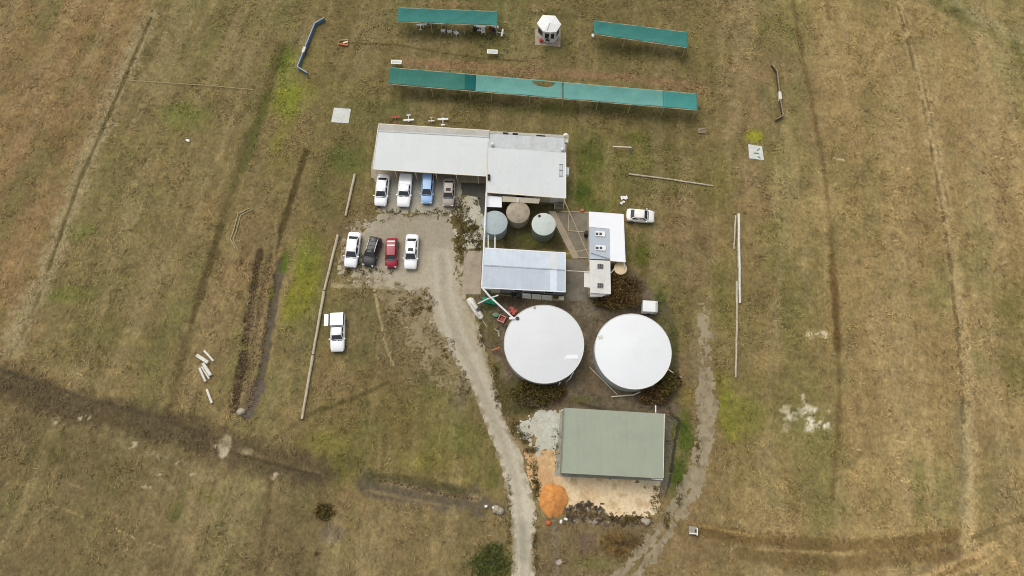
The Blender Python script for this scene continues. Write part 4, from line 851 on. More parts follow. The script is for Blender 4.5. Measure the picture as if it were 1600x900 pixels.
#@@CANOPIES
def canopy(name, label, top, bot, z_top, z_bot, panels, posts, hole=None, rail='post', group=None):
    """top/bot: pixel polyline ends of the two long edges; panels: (t0, t1, material)"""
    TL, TR = at(*top[0], z_top), at(*top[1], z_top); BL, BR = at(*bot[0], z_bot), at(*bot[1], z_bot)
    c = (TL + TR + BL + BR) / 4; t = thing(name, label, 'shade canopy', (c.x, c.y, 0), group)
    L = (TR - TL).length
    def P(u, v):
        a = lerp(TL, TR, u); b = lerp(BL, BR, u); p = lerp(a, b, v)
        bay = (u * len(posts) ) % 1.0
        p = p + Vector((0, 0, -.22 * math.sin(math.pi * v) * (.5 + .5 * abs(math.sin(math.pi * bay))) + .035 * math.sin(u * 31 + v * 3) * math.sin(v * 5) + .02 * math.sin(u * L * 2.6 + v * 2.0) * math.sin(math.pi * v)))
        sag = .10 * math.sin(math.pi * ((u * len(posts)) % 1.0))
        p = p + (a - b).normalized() * sag * (v - .5) * 2
        return p
    for (t0, t1, m, lb) in panels:
        nu, nv = max(6, int((t1 - t0) * L / .2)), 20; mb = MB(); vv = []; ff = []
        for i in range(nu + 1):
            for j in range(nv + 1): vv.append(P(lerp(t0, t1, i / nu), j / nv))
        for i in range(nu):
            for j in range(nv):
                uc = lerp(t0, t1, (i + .5) / nu); vc = (j + .5) / nv
                if hole and abs(uc - hole[0]) < hole[1] and vc > .06 and vc < .06 + hole[2] * math.sqrt(max(0, 1 - ((uc - hole[0]) / hole[1]) ** 2)): continue
                k = i * (nv + 1) + j; ff.append((k, k + nv + 1, k + nv + 2, k + 1))
        mb.add(vv, ff); o = mb.build('cloth_panel', m, t, smooth=True)
        if lb: part_label(o, lb)
        sm = o.modifiers.new('thickness', 'SOLIDIFY'); sm.thickness = .012
    for a, b in ((TL, TR), (BL, BR)): MB().beam(a - Vector((0, 0, .09)), b - Vector((0, 0, .09)), .07, .07).build('rail', M[rail], t)
    for u in posts:
        for v in (0.0, 1.0):
            q = lerp(lerp(TL, TR, u), lerp(BL, BR, u), v); MB().tube((q.x, q.y, 0), q - Vector((0, 0, .1)), .07, 8).build('post', M['post'], t)
        MB().beam(lerp(TL, TR, u) - Vector((0, 0, .42)), lerp(BL, BR, u) - Vector((0, 0, .42)), .06, .06).build('cross_rail', M[rail], t)
    return t
canopy('shade_canopy', 'short green shade canopy over white model aircraft, top left', [(622.5, 11.5), (778, 17.5)], [(621.5, 33.5), (777.5, 40)], 2.55, 2.45, [(0, 1, M['cloth_top'], None)], (0.01, .33, .66, .99), group='teal shade-cloth canopies')
canopy('shade_canopy', 'tilted green shade canopy right of the octagonal hut', [(927.5, 31.5), (1074, 50)], [(928, 53), (1075.5, 74.5)], 2.55, 2.45, [(0, 1, M['cloth_top'], None)], (0.01, .33, .66, .97), group='teal shade-cloth canopies')
canopy('shade_canopy', 'very long five-panel teal shade canopy with a torn hole, behind the clubhouse', [(609.5, 105), (1088.5, 146)], [(607, 131), (1090, 172)], 2.6, 2.45,
       [(0, .249, M['cloth_mid'], 'dark green cloth panel at the left end'), (.249, .283, M['cloth_dark'], 'narrow very dark teal strip where cloths overlap'), (.284, .566, M['cloth_light'], 'faded pale teal panel with a torn hole'), (.570, .892, M['cloth_light'], 'faded pale teal panel, whole'), (.893, 1, M['cloth_end'], 'darker teal panel at the right end')],
       (0.004, .14, .265, .335, .46, .568, .68, .785, .893, .996), hole=(.505, .037, .30), group='teal shade-cloth canopies')
for k, (px, py, lab) in enumerate(((715.5, 139.5, 'white bucket by the front edge of the long canopy, under its dark green end'), (933, 157.5, 'white bucket by the front edge of the long canopy, under its pale right half'), (926.5, 58, 'white bucket at the left end of the tilted canopy'))):
    o = MB(); o.lathe(at(px, py), [(.2, 0), (.26, .42), (.28, .46), (.2, .5)], 14); one(o, 'bucket', M['white'], lab, 'bucket', 'white buckets beside the canopies', smooth=True)

# octagonal hut on its slab
c_ = at(857, 47.5)
pad('hut_slab', [(836.5, 45), (876, 45), (875.5, 73.5), (836, 70.5)], M['concrete_pink'], .06)
hut = thing('octagonal_hut', 'white octagonal control hut with dark windows on a concrete slab', 'hut', (c_.x, c_.y, 0))
oz = 2.75; oct_ = [(848, 23.3), (867.5, 24.5), (877, 38), (869.5, 49.5), (860, 50.5), (849, 49), (838.8, 36.5)]
op = [at(*p, oz) for p in oct_]; oc = sum(op, Vector()) / len(op); ap = oc + Vector((0, 0, .35))
for i in range(len(op)): pass
rf = MB(); rf.add(op + [ap] + [p - Vector((0, 0, .07)) for p in op], [(i, (i + 1) % 7, 7) for i in range(7)] + [(i, 8 + i, 8 + (i + 1) % 7, (i + 1) % 7) for i in range(7)] + [tuple(range(14, 7, -1))])
rf.build('roof', M['white'], hut)
MB().beam(ap + Vector((0, 0, .01)), lerp(ap, op[5], .96) + Vector((.55, .02, .03)), .14, .03).build('roof_seam', M['roof_back'], hut)
wp = inset(op, .22)
for i in range(7):
    a, b = wp[i], wp[(i + 1) % 7]; wall(hut, a, b, oz - .08, oz - .08, M['white'])
for i in (3, 4, 5, 2, 6):
    a, b = wp[i], wp[(i + 1) % 7]; o = opening(hut, a, b, .12, .88, 1.0, 2.3, 'window', M['window'], 'white', side=1)
    c0 = sum(wp, Vector()) / 7
    if (o.data.vertices[0].co + Vector(hut['_o']) - c0).xy.length < ((a + b) / 2 - c0).xy.length * .99:
        pass
one(MB().box(at(846, 63, .25), (.55, .45, .5), .2), 'crate', M['red'], 'rust red crate on the slab of the octagonal hut', 'crate', bevel=.03)
def chair_mesh(root, m):
    MB().box((0, 0, .43), (.5, .5, .05)).build('seat', m, root, bevel=.015)
    MB().beam((0, .25, .45), (0, .32, .9), .48, .04).build('backrest', m, root)
    for x in (-1, 1):
        for y in (-1, 1): MB().tube((x * .26, y * .26, 0), (x * .22, y * .22, .42), .03, 6).build('leg', m, root)
        MB().beam((x * .26, -.22, .66), (x * .26, .27, .66), .05, .04).build('armrest', m, root)
ch0 = thing('plastic_chair', '', 'chair', (0, 0, 0)); chair_mesh(ch0, M['white'])
ch_w = thing('folding_chair', '', 'chair', (0, 0, 0)); chair_mesh(ch_w, M['dark'])
used = {}
def chair(proto, px, py, rz, label, group=None):
    o = proto if proto.name not in used else copy_tree(proto); used[proto.name] = 1
    o.location = at(px, py); o.rotation_euler.z = R(rz); o['label'] = label; o.scale = (1.15, 1.15, 1.1)
    if group: o['group'] = group
chair(ch_w, 856, 65, 160, 'dark chair standing in front of the octagonal hut window')
CG = 'white plastic chairs by the top left canopy'
for px, py, rz, lab in ((693, 51, 170, 'white plastic chair, first of three in front of the top left canopy'), (702.8, 52.5, 185, 'white plastic chair, middle of three in front of the top left canopy'), (713.5, 54.5, 130, 'white plastic chair, last and boldest of three in front of the top left canopy'),
                        (664, 40, 20, 'white plastic chair just right of the small plane at the canopy left end'), (692.5, 39.5, 200, 'white plastic chair tucked at the middle of the top left canopy edge'), (771.5, 44, 90, 'white plastic chair beside the right corner post of the top left canopy'), (776, 45, 100, 'white plastic chair outermost under the right corner of the top left canopy'), (755, 52, 10, 'white plastic chair standing below the large white model plane')):
    chair(ch0, px, py, rz, lab, CG)
for px, py, rz, lab in ((671, 39, 10, 'dark chair in the shade left of the canopy post'), (677.5, 38.5, 30, 'dark chair in the shade right of the canopy post'), (742, 51, 0, 'dark chair left of the white chair below the large model plane'), (773, 51.5, 60, 'dark chair between the red chair and the white cross-shaped plane')):
    chair(ch_w, px, py, rz, lab, 'dark chairs by the top left canopy')
chr_ = thing('folding_chair', 'faded red folding chair at the right end of the top left canopy', 'chair', (0, 0, 0)); chair_mesh(chr_, M['redair']); chr_.location = at(766.5, 50)
# tables
def trestle(label, px, py, w, d, rz):
    t = thing('trestle_table', label, 'table', (0, 0, 0), 'white tables on the grass', rz=0.0)
    MB().box((0, 0, .76), (w, d, .07)).build('tabletop', M['white'], t, bevel=.02); MB().box((0, 0, .802), (w * .82, d * .6, .012)).build('inlay', M['concrete_white'], t)
    for x in (-1, 1):
        for y in (-1, 1): MB().tube((x * w * .42, y * d * .38, 0), (x * w * .42, y * d * .38, .73), .03, 6).build('leg', M['wall_grey'], t)
    t.location = at(px, py); t.rotation_euler.z = R(rz)
trestle('white table alone on the grass between the canopies', 769.5, 85.5, 1.62, .75, -3); trestle('white table at the left end of the long canopy', 620.5, 101.5, 1.62, .72, -2)

# model aircraft
def model_plane(label, px, py, span, rz, m, z=.0, length=None, group=None):
    t = thing('model_aeroplane', label, 'model aircraft', (0, 0, 0), group); L = length or span * .85
    secs = []
    for x, r in ((-.62, .02), (-.5, .035), (0, .06), (.25, .085), (.36, .07), (.40, .03)):
        secs.append([Vector((r * L * math.cos(a) * .9, -x * L, .32 + r * L * math.sin(a))) for a in [2 * math.pi * i / 10 for i in range(10)]])
    MB().loft(secs).build('fuselage', m, t, smooth=True)
    def aero(name, y, c, sp, zz, th):
        mb = MB(); s = []
        for k in (-1, -.93, 0, .93, 1):
            cc_ = c * (.55 if abs(k) == 1 else .9 if abs(k) > .5 else 1)
            s.append([Vector((k * sp / 2, y - cc_ * .4, zz + abs(k) * .03)), Vector((k * sp / 2, y - cc_ * .1, zz + th + abs(k) * .03)), Vector((k * sp / 2, y + cc_ * .6, zz + abs(k) * .03)), Vector((k * sp / 2, y - cc_ * .1, zz - th * .4 + abs(k) * .03))])
        mb.loft(s); mb.build(name, m, t)
    aero('wing', -.17 * L, .2 * span, span, .40, .035); aero('tailplane', .55 * L, .13 * span, span * .38, .34, .02)
    MB().add([(-.012, .48 * L, .34), (-.012, .62 * L, .34), (-.012, .64 * L, .34 + .16 * L), (-.012, .56 * L, .34 + .16 * L), (.012, .48 * L, .34), (.012, .62 * L, .34), (.012, .64 * L, .34 + .16 * L), (.012, .56 * L, .34 + .16 * L)], [(0, 1, 2, 3), (7, 6, 5, 4), (0, 4, 5, 1), (1, 5, 6, 2), (2, 6, 7, 3), (3, 7, 4, 0)]).build('fin', m, t)
    MB().tube((0, -.42 * L, .32), (0, -.40 * L, .32), .012, 6).box((0, -.425 * L, .32), (.26, .02, .03)).build('propeller', M['black'], t)
    for x in (-.14, .14): MB().tube((x - .02, -.2 * L, .07), (x + .02, -.2 * L, .07), .07, 10).tube((x, -.2 * L, .07), (x * .5, -.2 * L, .28), .012, 5).build('wheel', M['rubber'], t)
    t.location = at(px, py) + Vector((0, 0, z)); t.rotation_euler.z = R(rz)
G1 = 'model aircraft lined up behind the carport'; G2 = 'model aircraft under the top left canopy'
model_plane('red model aeroplane at the left of the row behind the carport', 618.5, 186.5, 1.45, 184, M['redair'], 0, group=G1); model_plane('white model aeroplane beside the red one behind the carport', 639, 188, 1.55, 4, M['white'], 0, 1.2, G1)
model_plane('small grey-white model aeroplane in the row behind the carport', 674.5, 190, .95, 2, M['white_worn'], 0, group=G1); model_plane('white model aeroplane nearest the clubhouse in the row behind the carport', 692.5, 190, 1.6, 182, M['white'], 0, 1.3, G1)
model_plane('white model aeroplane at the left end of the top left canopy', 657.5, 43, 1.3, 180, M['white'], 0, 1.2, G2); model_plane('large white model aeroplane with the widest wings under the canopy', 750, 45, 1.8, 175, M['white'], 0, 1.0, G2); model_plane('white cross-shaped model aeroplane just outside the canopy right corner', 783, 53.5, 1.4, 80, M['white'], 0, 1.2, G2)

#@@CARS
def car(label, a, b, paint, kind='sedan', W_=1.82, L=None, stripes=None, sunroof=False, rails=None, hgt=1.47, cat='car', mid=None, group=None, name='parked_car', flap=False):
    """a: rear end, b: front end (roof-level pixels); local +X is forward"""
    zt = .9; pa, pb = at(*a, zt), at(*b, zt); d = pb - pa; L = L or d.length; c = (pa + pb) / 2
    t = thing(name, label, cat, (0, 0, 0), group); h = L / 2; w = W_ / 2
    shapes = dict(  # cowl x, roof front, roof rear, rear glass base, boot height
        sedan=(.24, .10, -.235, -.365, .98), wagon=(.24, .11, -.40, -.455, .95), ute=(.20, .09, -.10, -.14, .98), hatch=(.25, .12, -.36, -.44, .98), long=(.27, .13, -.42, -.47, .95), suv=(.22, .10, -.38, -.455, 1.0))
    xc, xrf, xrr, xb, zb = shapes[kind]; xc, xrf, xrr, xb = xc * L, xrf * L, xrr * L, xb * L
    secs = []
    for s_, wf, z0, zt_ in ((-1, .70, .42, .70), (-.985, .84, .34, .84), (-.94, .93, .28, zb - .06), (-.8, .985, .24, zb), (-.45, 1, .22, .99), (0, 1, .22, .98), (2 * xc / L, 1, .22, .97), (.62, .99, .22, .93), (.8, .97, .24, .88), (.92, .90, .28, .80), (.975, .80, .34, .70), (1, .66, .40, .60)):
        x = s_ * h; q = w * wf
        half = [(q * .86, z0), (q * .98, z0 + .14), (q, .58 if zt_ > .62 else zt_ - .06), (q * .985, zt_ - .10), (q * .90, zt_ - .015), (q * .6, zt_ + .025), (0, zt_ + .04)]
        ring = [Vector((x, y, z)) for y, z in half] + [Vector((x, -y, z)) for y, z in reversed(half[:-1])]
        secs.append(ring)
    MB().loft(secs).build('body', paint, t, smooth=True)
    zr = hgt; bw, tw = w * .90, w * .70
    B = [(xb, bw * .92), (xc, bw)]; T = [(xrr, tw), (xrf, tw * .97)]
    zlo = .98
    def P(x, y, z): return Vector((x, y, z))
    def sl(a, b, t_): return a + (b - a) * t_
    g = .016
    fl, fr_, tl, tr = P(xc, bw, zlo), P(xc, -bw, zlo), P(xrf, tw * .97, zr - .03), P(xrf, -tw * .97, zr - .03)
    rl_, rrr, ul, ur = P(xb, bw * .92, zlo), P(xb, -bw * .92, zlo), P(xrr, tw, zr - .03), P(xrr, -tw, zr - .03)
    cab = MB().add([fl, fr_, rrr, rl_, tl, tr, ur, ul], [(3, 2, 1, 0), (4, 5, 6, 7), (0, 1, 5, 4), (1, 2, 6, 5), (2, 3, 7, 6), (3, 0, 4, 7)]).build('cabin', paint, t)
    def pane(name, q, out, mx=.05, mz=.08):
        c0 = sum(q, Vector()) / 4; nrm = (q[1] - q[0]).cross(q[3] - q[0]).normalized()
        if nrm.dot(out) < 0: nrm = -nrm
        u0, u1 = mx, 1 - mx
        def bi(u, v): return sl(sl(q[0], q[1], u), sl(q[3], q[2], u), v)
        pts = [bi(u0, mz), bi(u1, mz), bi(u1, 1 - mz), bi(u0, 1 - mz)]
        MB().add([p + nrm * .012 for p in pts] + [p - nrm * .01 for p in pts], [(0, 1, 2, 3), (7, 6, 5, 4), (0, 4, 5, 1), (1, 5, 6, 2), (2, 6, 7, 3), (3, 7, 4, 0)]).build(name, M['glass'], t)
    pane('windscreen', [fl, fr_, tr, tl], P(1, 0, .5), .05, .03); pane('rear_window', [rl_, rrr, ur, ul], P(-1, 0, .5), .07, .06)
    for sg in (1, -1):
        q = [P(xb, sg * bw * .92, zlo), P(xc, sg * bw, zlo), P(xrf, sg * tw * .97, zr - .03), P(xrr, sg * tw, zr - .03)]
        m1, m2 = .47, .53
        pane('side_window', [q[0], sl(q[0], q[1], m1), sl(q[3], q[2], m1), q[3]], P(0, sg, .3), .07, .1); pane('side_window', [sl(q[0], q[1], m2), q[1], q[2], sl(q[3], q[2], m2)], P(0, sg, .3), .07, .1)
    ro = MB(); s2 = []
    for k in range(7):
        x = sl(xrr - .04, xrf + .04, k / 6); cr = .05 * math.sin(math.pi * (k / 6)) + .015; ww = tw * (1.02 if 0 < k < 6 else .92)
        s2.append([P(x, -ww, zr - .04), P(x, -ww * .9, zr + cr * .5), P(x, 0, zr + cr), P(x, ww * .9, zr + cr * .5), P(x, ww, zr - .04)])
    ro.loft(s2); rf_ = ro.build('roof', paint, t, smooth=True)
    if sunroof: MB().box((sl(xrr, xrf, .70), 0, zr + .058), (.44, .68, .02)).build('sunroof', M['black'], rf_)
    if rails:
        for sg in (1, -1): MB().beam((xrr + .15, sg * tw * .92, zr + .09), (xrf - .12, sg * tw * .92, zr + .09), .07, .05).build('roof_rail', M[rails], rf_)
        for k in (.25, .55, .85): MB().beam((sl(xrr, xrf, k), -tw * .9, zr + .08), (sl(xrr, xrf, k), tw * .9, zr + .08), .05, .04).build('crossbar', M['black'], rf_)
    if stripes:
        for k in stripes: MB().box((sl(xrr, xrf, k), 0, zr + .06), (.2, tw * 1.75, .05)).build('roof_bar', M['white'], rf_, bevel=.015)
    for sg in (1, -1):
        for x in (.31 * L, -.29 * L):
            wh = MB(); wh.tube((x, sg * (w - .20), .32), (x, sg * (w + .012), .32), .32, 18); o = wh.build('wheel', M['rubber'], t); MB().tube((x, sg * (w + .005), .32), (x, sg * (w + .02), .32), .21, 14).build('rim', M['alloy'], o)
        MB().box((h * .945, sg * w * .66, .70), (.18, .34, .14), -sg * .35).build('headlight', M['lamp'], t, bevel=.02); MB().box((-h * .972, sg * w * .70, .78), (.10, .22, .2), sg * .2).build('tail_light', M['red_lamp'], t, bevel=.02)
        MB().box((xc - .12, sg * (w + .06), 1.0), (.14, .2, .13)).build('mirror', paint, t, bevel=.02)
    MB().box((h * .985, 0, .42), (.1, w * 1.1, .16)).build('grille', M['black'], t); MB().box((-h * .99, 0, .5), (.08, w * .6, .12)).build('number_plate', M['straw'], t)
    MB().beam((xc + .1, -bw * .8, zlo + .012), (xc + .1, bw * .8, zlo + .012), .1, .02).build('wiper_cowl', M['black'], t)
    if kind == 'ute':
        x0, x1 = -h * .975, xb - .05
        if flap is True:                                           # white service canopy with a side flap lifted
            cn = MB().box(((x0 + x1) / 2 - .02, 0, 1.27), (x1 - x0, W_ * .94, .72)).build('canopy', paint, t, bevel=.05)
            MB().beam((x1 - .02, -w * .86, 1.645), (x1 - .02, w * .86, 1.645), .05, .03).build('seam', M['wall_grey'], cn)
            MB().beam((x0 + .1, w * .94, 1.45), (x1 - .1, w * .94, 1.45), .03, .34).beam((x0 + .1, -w * .94, 1.35), (x1 - .1, -w * .94, 1.35), .03, .5).beam((x0 + .2, -w * .9, 1.5), (x0 + .2, -w - .2, 1.5), .04, .04).beam((x1 - .2, -w * .9, 1.5), (x1 - .2, -w - .2, 1.5), .04, .04).build('side_opening', M['black'], cn)
            MB().add([(x0 + .1, -w - .16, 1.50), (x1 - .06, -w - .16, 1.50), (x1 - .06, -w - .74, 1.46), (x0 + .1, -w - .74, 1.46), (x0 + .1, -w - .16, 1.47), (x1 - .06, -w - .16, 1.47), (x1 - .06, -w - .74, 1.43), (x0 + .1, -w - .74, 1.43)], [(0, 1, 2, 3), (7, 6, 5, 4), (0, 4, 5, 1), (1, 5, 6, 2), (2, 6, 7, 3), (3, 7, 4, 0)]).build('raised_flap', paint, cn)
        elif flap == 'tonneau':
            MB().box(((x0 + x1) / 2, 0, 1.02), (x1 - x0 - .06, W_ * .88, .10)).build('tonneau_cover', paint, t, bevel=.04)
        else:
            MB().box(((x0 + x1) / 2, 0, 1.02), (x1 - x0 - .1, W_ * .84, .06)).build('tray_liner', M['black'], t)
    t.location = (c.x, c.y, 0); t.rotation_euler.z = math.atan2(d.y, d.x)
    return t
CG1, CG2 = 'cars parked in front of the carport', 'cars parked across the gravel'
car('white sedan at the left end of the carport row, beside the grass', (599.5, 271.5), (593.5, 320.5), M['paint_white'], 'sedan', group=CG1)
car('white ute with a white tray cover, second in the carport row', (634.5, 271), (629.5, 322), M['paint_white'], 'ute', flap='tonneau', group=CG1, W_=1.92)
car('light blue wagon with its tail under the carport roof', (669.5, 265), (666, 317), M['paint_blue'], 'long', group=CG1, W_=1.72)
car('beige sedan with an open sunroof, right end of the carport row', (702.5, 277), (699.5, 321), M['paint_beige'], 'sedan', sunroof=True, group=CG1, W_=1.78)
car('white wagon with ribbed roof at the left end of the gravel row', (554.5, 362), (546.5, 416.5), M['paint_white'], 'sedan', rails=None, group=CG2, W_=1.86)
car('black four wheel drive with silver roof rails in the gravel row', (587.5, 370), (574, 414.5), M['paint_black'], 'suv', rails='alloy', group=CG2, hgt=1.65, W_=1.86)
car('red hatchback with two white roof bars in the gravel row', (612.5, 371.5), (610.5, 417.5), M['paint_red'], 'hatch', stripes=(.08, .36), group=CG2, W_=1.72)
car('white sedan with a black sunroof at the right end of the gravel row', (644.5, 365.5), (640.5, 419.5), M['paint_white'], 'sedan', sunroof=True, group=CG2, W_=1.82)
car('white ute with a service canopy, one side flap raised, alone on the grass', (528, 490), (526.5, 549), M['paint_white'], 'ute', flap=True, cat='ute', W_=1.9)
car('pearl white sedan parked sideways right of the portable block', (979, 334.5), (1023, 338), M['paint_cream'], 'sedan', W_=1.84)

#@@BARRIERS
def barrier(label, pts, m, top, white_seg, h=.62):
    P_ = [at(*p) for p in pts]; c = P_[len(P_) // 2]; t = thing('safety_barrier', label, 'barrier', tuple(c))
    for i, (a, b) in enumerate(zip(P_[:-1], P_[1:])):
        MB().beam(a + Vector((0, 0, h * .52)), b + Vector((0, 0, h * .52)), .05, h * .9).build('mesh_panel', m, t)
        MB().tube(a + Vector((0, 0, h + .03)), b + Vector((0, 0, h + .03)), .085, 8).build('top_rail', top, t)
        if i == white_seg[0]:
            d = (b - a).normalized(); n = Vector((d.y, -d.x, 0)) * .06
            p, q = lerp(a, b, white_seg[1]), lerp(a, b, white_seg[2]); MB().beam(p + n + Vector((0, 0, h * .6)), q + n + Vector((0, 0, h * .6)), .06, h * .95).beam(p + Vector((0, 0, h + .11)), q + Vector((0, 0, h + .11)), .42, .03).build('white_sign', M['white_worn'], t)
    for p in P_: MB().tube(p, p + Vector((0, 0, h + .1)), .05, 8).build('post', M['wall_grey'], t)
barrier('blue mesh safety barrier with white top rail on the grass', [(508, 32), (493.5, 40.5), (479, 76), (466.5, 108), (482, 117.5)], M['blue'], M['roof_bluegrey'], (2, .05, .32))
barrier('brown mesh safety barrier with one white sign, right of the long canopy', [(1204, 104), (1212, 115), (1217, 160), (1221.5, 184), (1210, 190)], M['brown'], M['timber'], (1, .72, .98))
o = MB()
for pts in ([(390, 325), (372, 334), (365, 360), (360, 373), (367.5, 388)],):
    o.path([at(*p, .15) for p in pts], .06)
    o.path([at(p[0] + 4, p[1] + 2, .15) for p in pts], .05)
one(o, 'pipe_outline', M['rope'], 'bent double outline of thin pale pipes lying on the left grass', 'pipes')
def log(label, a, b, r=.12, m='timber', z=None, group=None, name='timber_log', cat='log'):
    p, q = at(*a), at(*b); zz = r if z is None else z; p.z = rel_at(p.x, p.y) + zz; q.z = rel_at(q.x, q.y) + zz
    mb = MB(); n = 6
    for i in range(n):
        u, v = lerp(p, q, i / n), lerp(p, q, (i + 1) / n); w_ = Vector((.02 * math.sin(i * 2.1), 0, .015 * math.cos(i * 1.7))); w2 = Vector((.02 * math.sin((i + 1) * 2.1), 0, .015 * math.cos((i + 1) * 1.7)))
        mb.tube(u + w_, v + w2, r * (1 - .03 * i), 9, r * (1 - .03 * (i + 1)))
    return one(mb, name, M[m], label, cat, group, smooth=True)
LG = 'logs lying end to end along the parking area'
log('lone log on the grass left of the carport', (555, 273), (540.5, 338), .2, 'timber_pale', group=LG)
log('topmost log of the long left line, beside the gravel car park', (528.5, 368), (507.5, 454), .21, 'timber_pale', group=LG); log('middle log of the long left line, beside the white service ute', (507, 456), (490, 554), .21, 'timber_pale', group=LG); log('lowest log of the long left line, ending on open grass', (489.5, 556), (472.5, 655), .2, 'timber_pale', group=LG)
LR = 'thin pale logs along the right field'
log('thick white pole at the top of the right-hand line', (1153.5, 335), (1155.5, 474), .19, 'white_worn', group=LR); log('short inner pole beside the thick white one', (1149, 337), (1146.5, 390), .12, 'timber_pale', group=LR); log('short grey pole half way down the right-hand line', (1152, 380), (1152.5, 420), .09, group=LR); log('pale pole overlapping the foot of the thick white one', (1150.5, 440), (1151, 500), .17, 'timber_pale', group=LR); log('lowest thin pole of the right-hand line', (1151, 501), (1149, 590), .15, 'timber_pale', group=LR)
log('left log of the pair on the grass above the sideways sedan', (982, 272.5), (1052, 281.5), .13, 'timber_pale', group='two logs above the sideways sedan'); log('right log of the pair on the grass above the sideways sedan', (1053, 282), (1114, 291), .13, 'timber_pale', group='two logs above the sideways sedan')
PG = 'white posts dumped on the grass'
for lab, a, b, r in (('upper right white post of the dumped pile', (319.5, 548), (334.5, 564.5), .13), ('thick white post at the upper left of the dumped pile', (309, 555.5), (326.5, 567), .22), ('thick white post in the middle of the dumped pile', (318.5, 568), (330.5, 587), .2), ('thin white post squeezed between two others in the dumped pile', (315.5, 573), (327.5, 592), .1), ('white post at the left of the dumped pile', (312.5, 575), (322, 596.5), .14), ('white post lying apart below the dumped pile', (324, 608.5), (332, 630), .14)):
    p, q = at(*a), at(*b); p.z = q.z = rel_at(p.x, p.y) + r
    one(MB().beam(p, q, r * 2, r * 2), 'white_post', M['white_worn'], lab, 'post', PG, bevel=.02)
pipe('thin pale rope stretched over the left grass', [(203, 125.5, .2), (265, 129.5, .2), (330, 134, .2), (396, 140, .2)], .036, 'rope', 'rope', cat='rope')
# square concrete pads
for lab, pts in (('pale square concrete pad on the left grass', [(522, 168.5), (548.5, 170.5), (544.5, 193), (517.5, 191)]), ('pale square concrete pad on the right grass below the yellow-green patch', [(1169, 225.5), (1190.5, 229), (1193.5, 250.5), (1170.5, 247.5)])):
    o = one(MB().prism([at(*p) for p in pts], -.05, .06), 'concrete_pad', M['concrete_white'], lab, 'concrete pad', 'two square pads')
o = MB()
for a, b in (((1183, 235), (1187, 232)), ((1184, 244), (1188, 247)), ((1178, 239), (1186, 240))): o.beam(at(*a, .09), at(*b, .09), .16, .05)
one(o, 'metal_scraps', M['green_pale'], 'greenish bits lying on the right square pad', 'scraps')

#@@CLUTTER
# orange bench frame and blue-legged bench
def sawhorse(name, label, c, w, rz, m, mtop, d=.6, h=.75):
    t = thing(name, label, 'trestle', (0, 0, 0)); MB().beam((-w / 2, 0, h), (w / 2, 0, h), .14, .1).build('beam', mtop, t)
    for x in (-1, 1):
        for y in (-1, 1): MB().beam((x * w * .42, 0, h - .05), (x * w * .46, y * d / 2, 0), .07, .07).build('leg', m, t)
    t.location = at(*c); t.rotation_euler.z = R(rz)
sawhorse('model_stand', 'blue-legged stand with a cream top bar right of the clubhouse', (971, 233.5), 2.7, -3, M['blue'], M['straw'], 1.4)
sawhorse('saw_trestle', 'orange trestle left of the left big tank', (775, 547), 1.0, 20, M['orange'], M['orange'])
fr_ = thing('orange_frame', 'low orange frame with a cream plank on the grass near the blue barrier', 'frame', tuple(at(537, 67)))
MB().beam(at(529, 68.5, .2), at(543, 71, .2), .2, .18).build('rail', M['orange'], fr_); MB().beam(at(530, 63, .2), at(544, 62, .2), .12, .1).build('rail', M['edging'], fr_); MB().beam(at(536, 67, .3), at(543.5, 65, .3), .25, .06).build('plank', M['straw'], fr_)
for a, b in (((530, 63), (529, 68.5)), ((544, 62), (543, 71))): MB().beam(at(*a, .2), at(*b, .2), .1, .1).build('rail', M['orange'], fr_)
tp = thing('timber_stack', 'small stack of grey boards on the grass below the long canopy right end', 'boards', tuple(at(1097, 203)))
for k in range(4): MB().beam(at(1090.5, 200.5 + k * 2, .1 + .03 * k), at(1103, 202 + k * 2, .1 + .03 * k), .16, .06).build('board', M['timber'], tp)
# white clutter above the sideways sedan
for lab, px, py, s, rz in (('crumpled white sheet on the grass above the sideways sedan, upper bigger one', 975, 309.5, 1.0, 20), ('crumpled white sheet on the grass above the sideways sedan, lower smaller one', 972.5, 317, .7, 60)):
    mb = MB(); n = 8; vv = []
    for i in range(n):
        for j in range(n): vv.append(Vector(((i / (n - 1) - .5) * s, (j / (n - 1) - .5) * s * .55 + .12 * math.sin(i * .9), .08 + .12 * random.random())))
    mb.add(vv, [(i * n + j, (i + 1) * n + j, (i + 1) * n + j + 1, i * n + j + 1) for i in range(n - 1) for j in range(n - 1)])
    for v in mb.v: v.xy = (Matrix.Rotation(R(rz), 2) @ v.xy)[:]
    q = at(px, py); mb.v = [v + q for v in mb.v]; o = one(mb, 'plastic_sheet', M['white'], lab, 'sheet', 'crumpled white sheets', smooth=True); o.modifiers.new('thickness', 'SOLIDIFY').thickness = .015
one(MB().box(at(909.5, 329, .2), (.45, .35, .4), .3), 'toolbox', M['orange'], 'small orange box at the top edge of the courtyard', 'box', bevel=.03)
# trailer by right tank
q = at(1013, 483); tr_ = thing('box_trailer', 'small white box trailer above the right big tank', 'trailer', tuple(q))
MB().box(q + Vector((-.15, 0, .95)), (1.75, 1.55, 1.2), R(-4)).build('body', M['white'], tr_, bevel=.04); MB().box(q + Vector((.86, -.05, .9)), (.18, 1.55, 1.1), R(-4)).build('door', M['white'], tr_); MB().box(q + Vector((.745, -.04, 1.50)), (.06, 1.4, .16), R(-4)).build('vent', M['dark'], tr_)
for s in (-1, 1): MB().tube(q + Vector((-.1, s * .82, .3)), q + Vector((-.1, s * .66, .3)), .3, 14).build('wheel', M['rubber'], tr_)
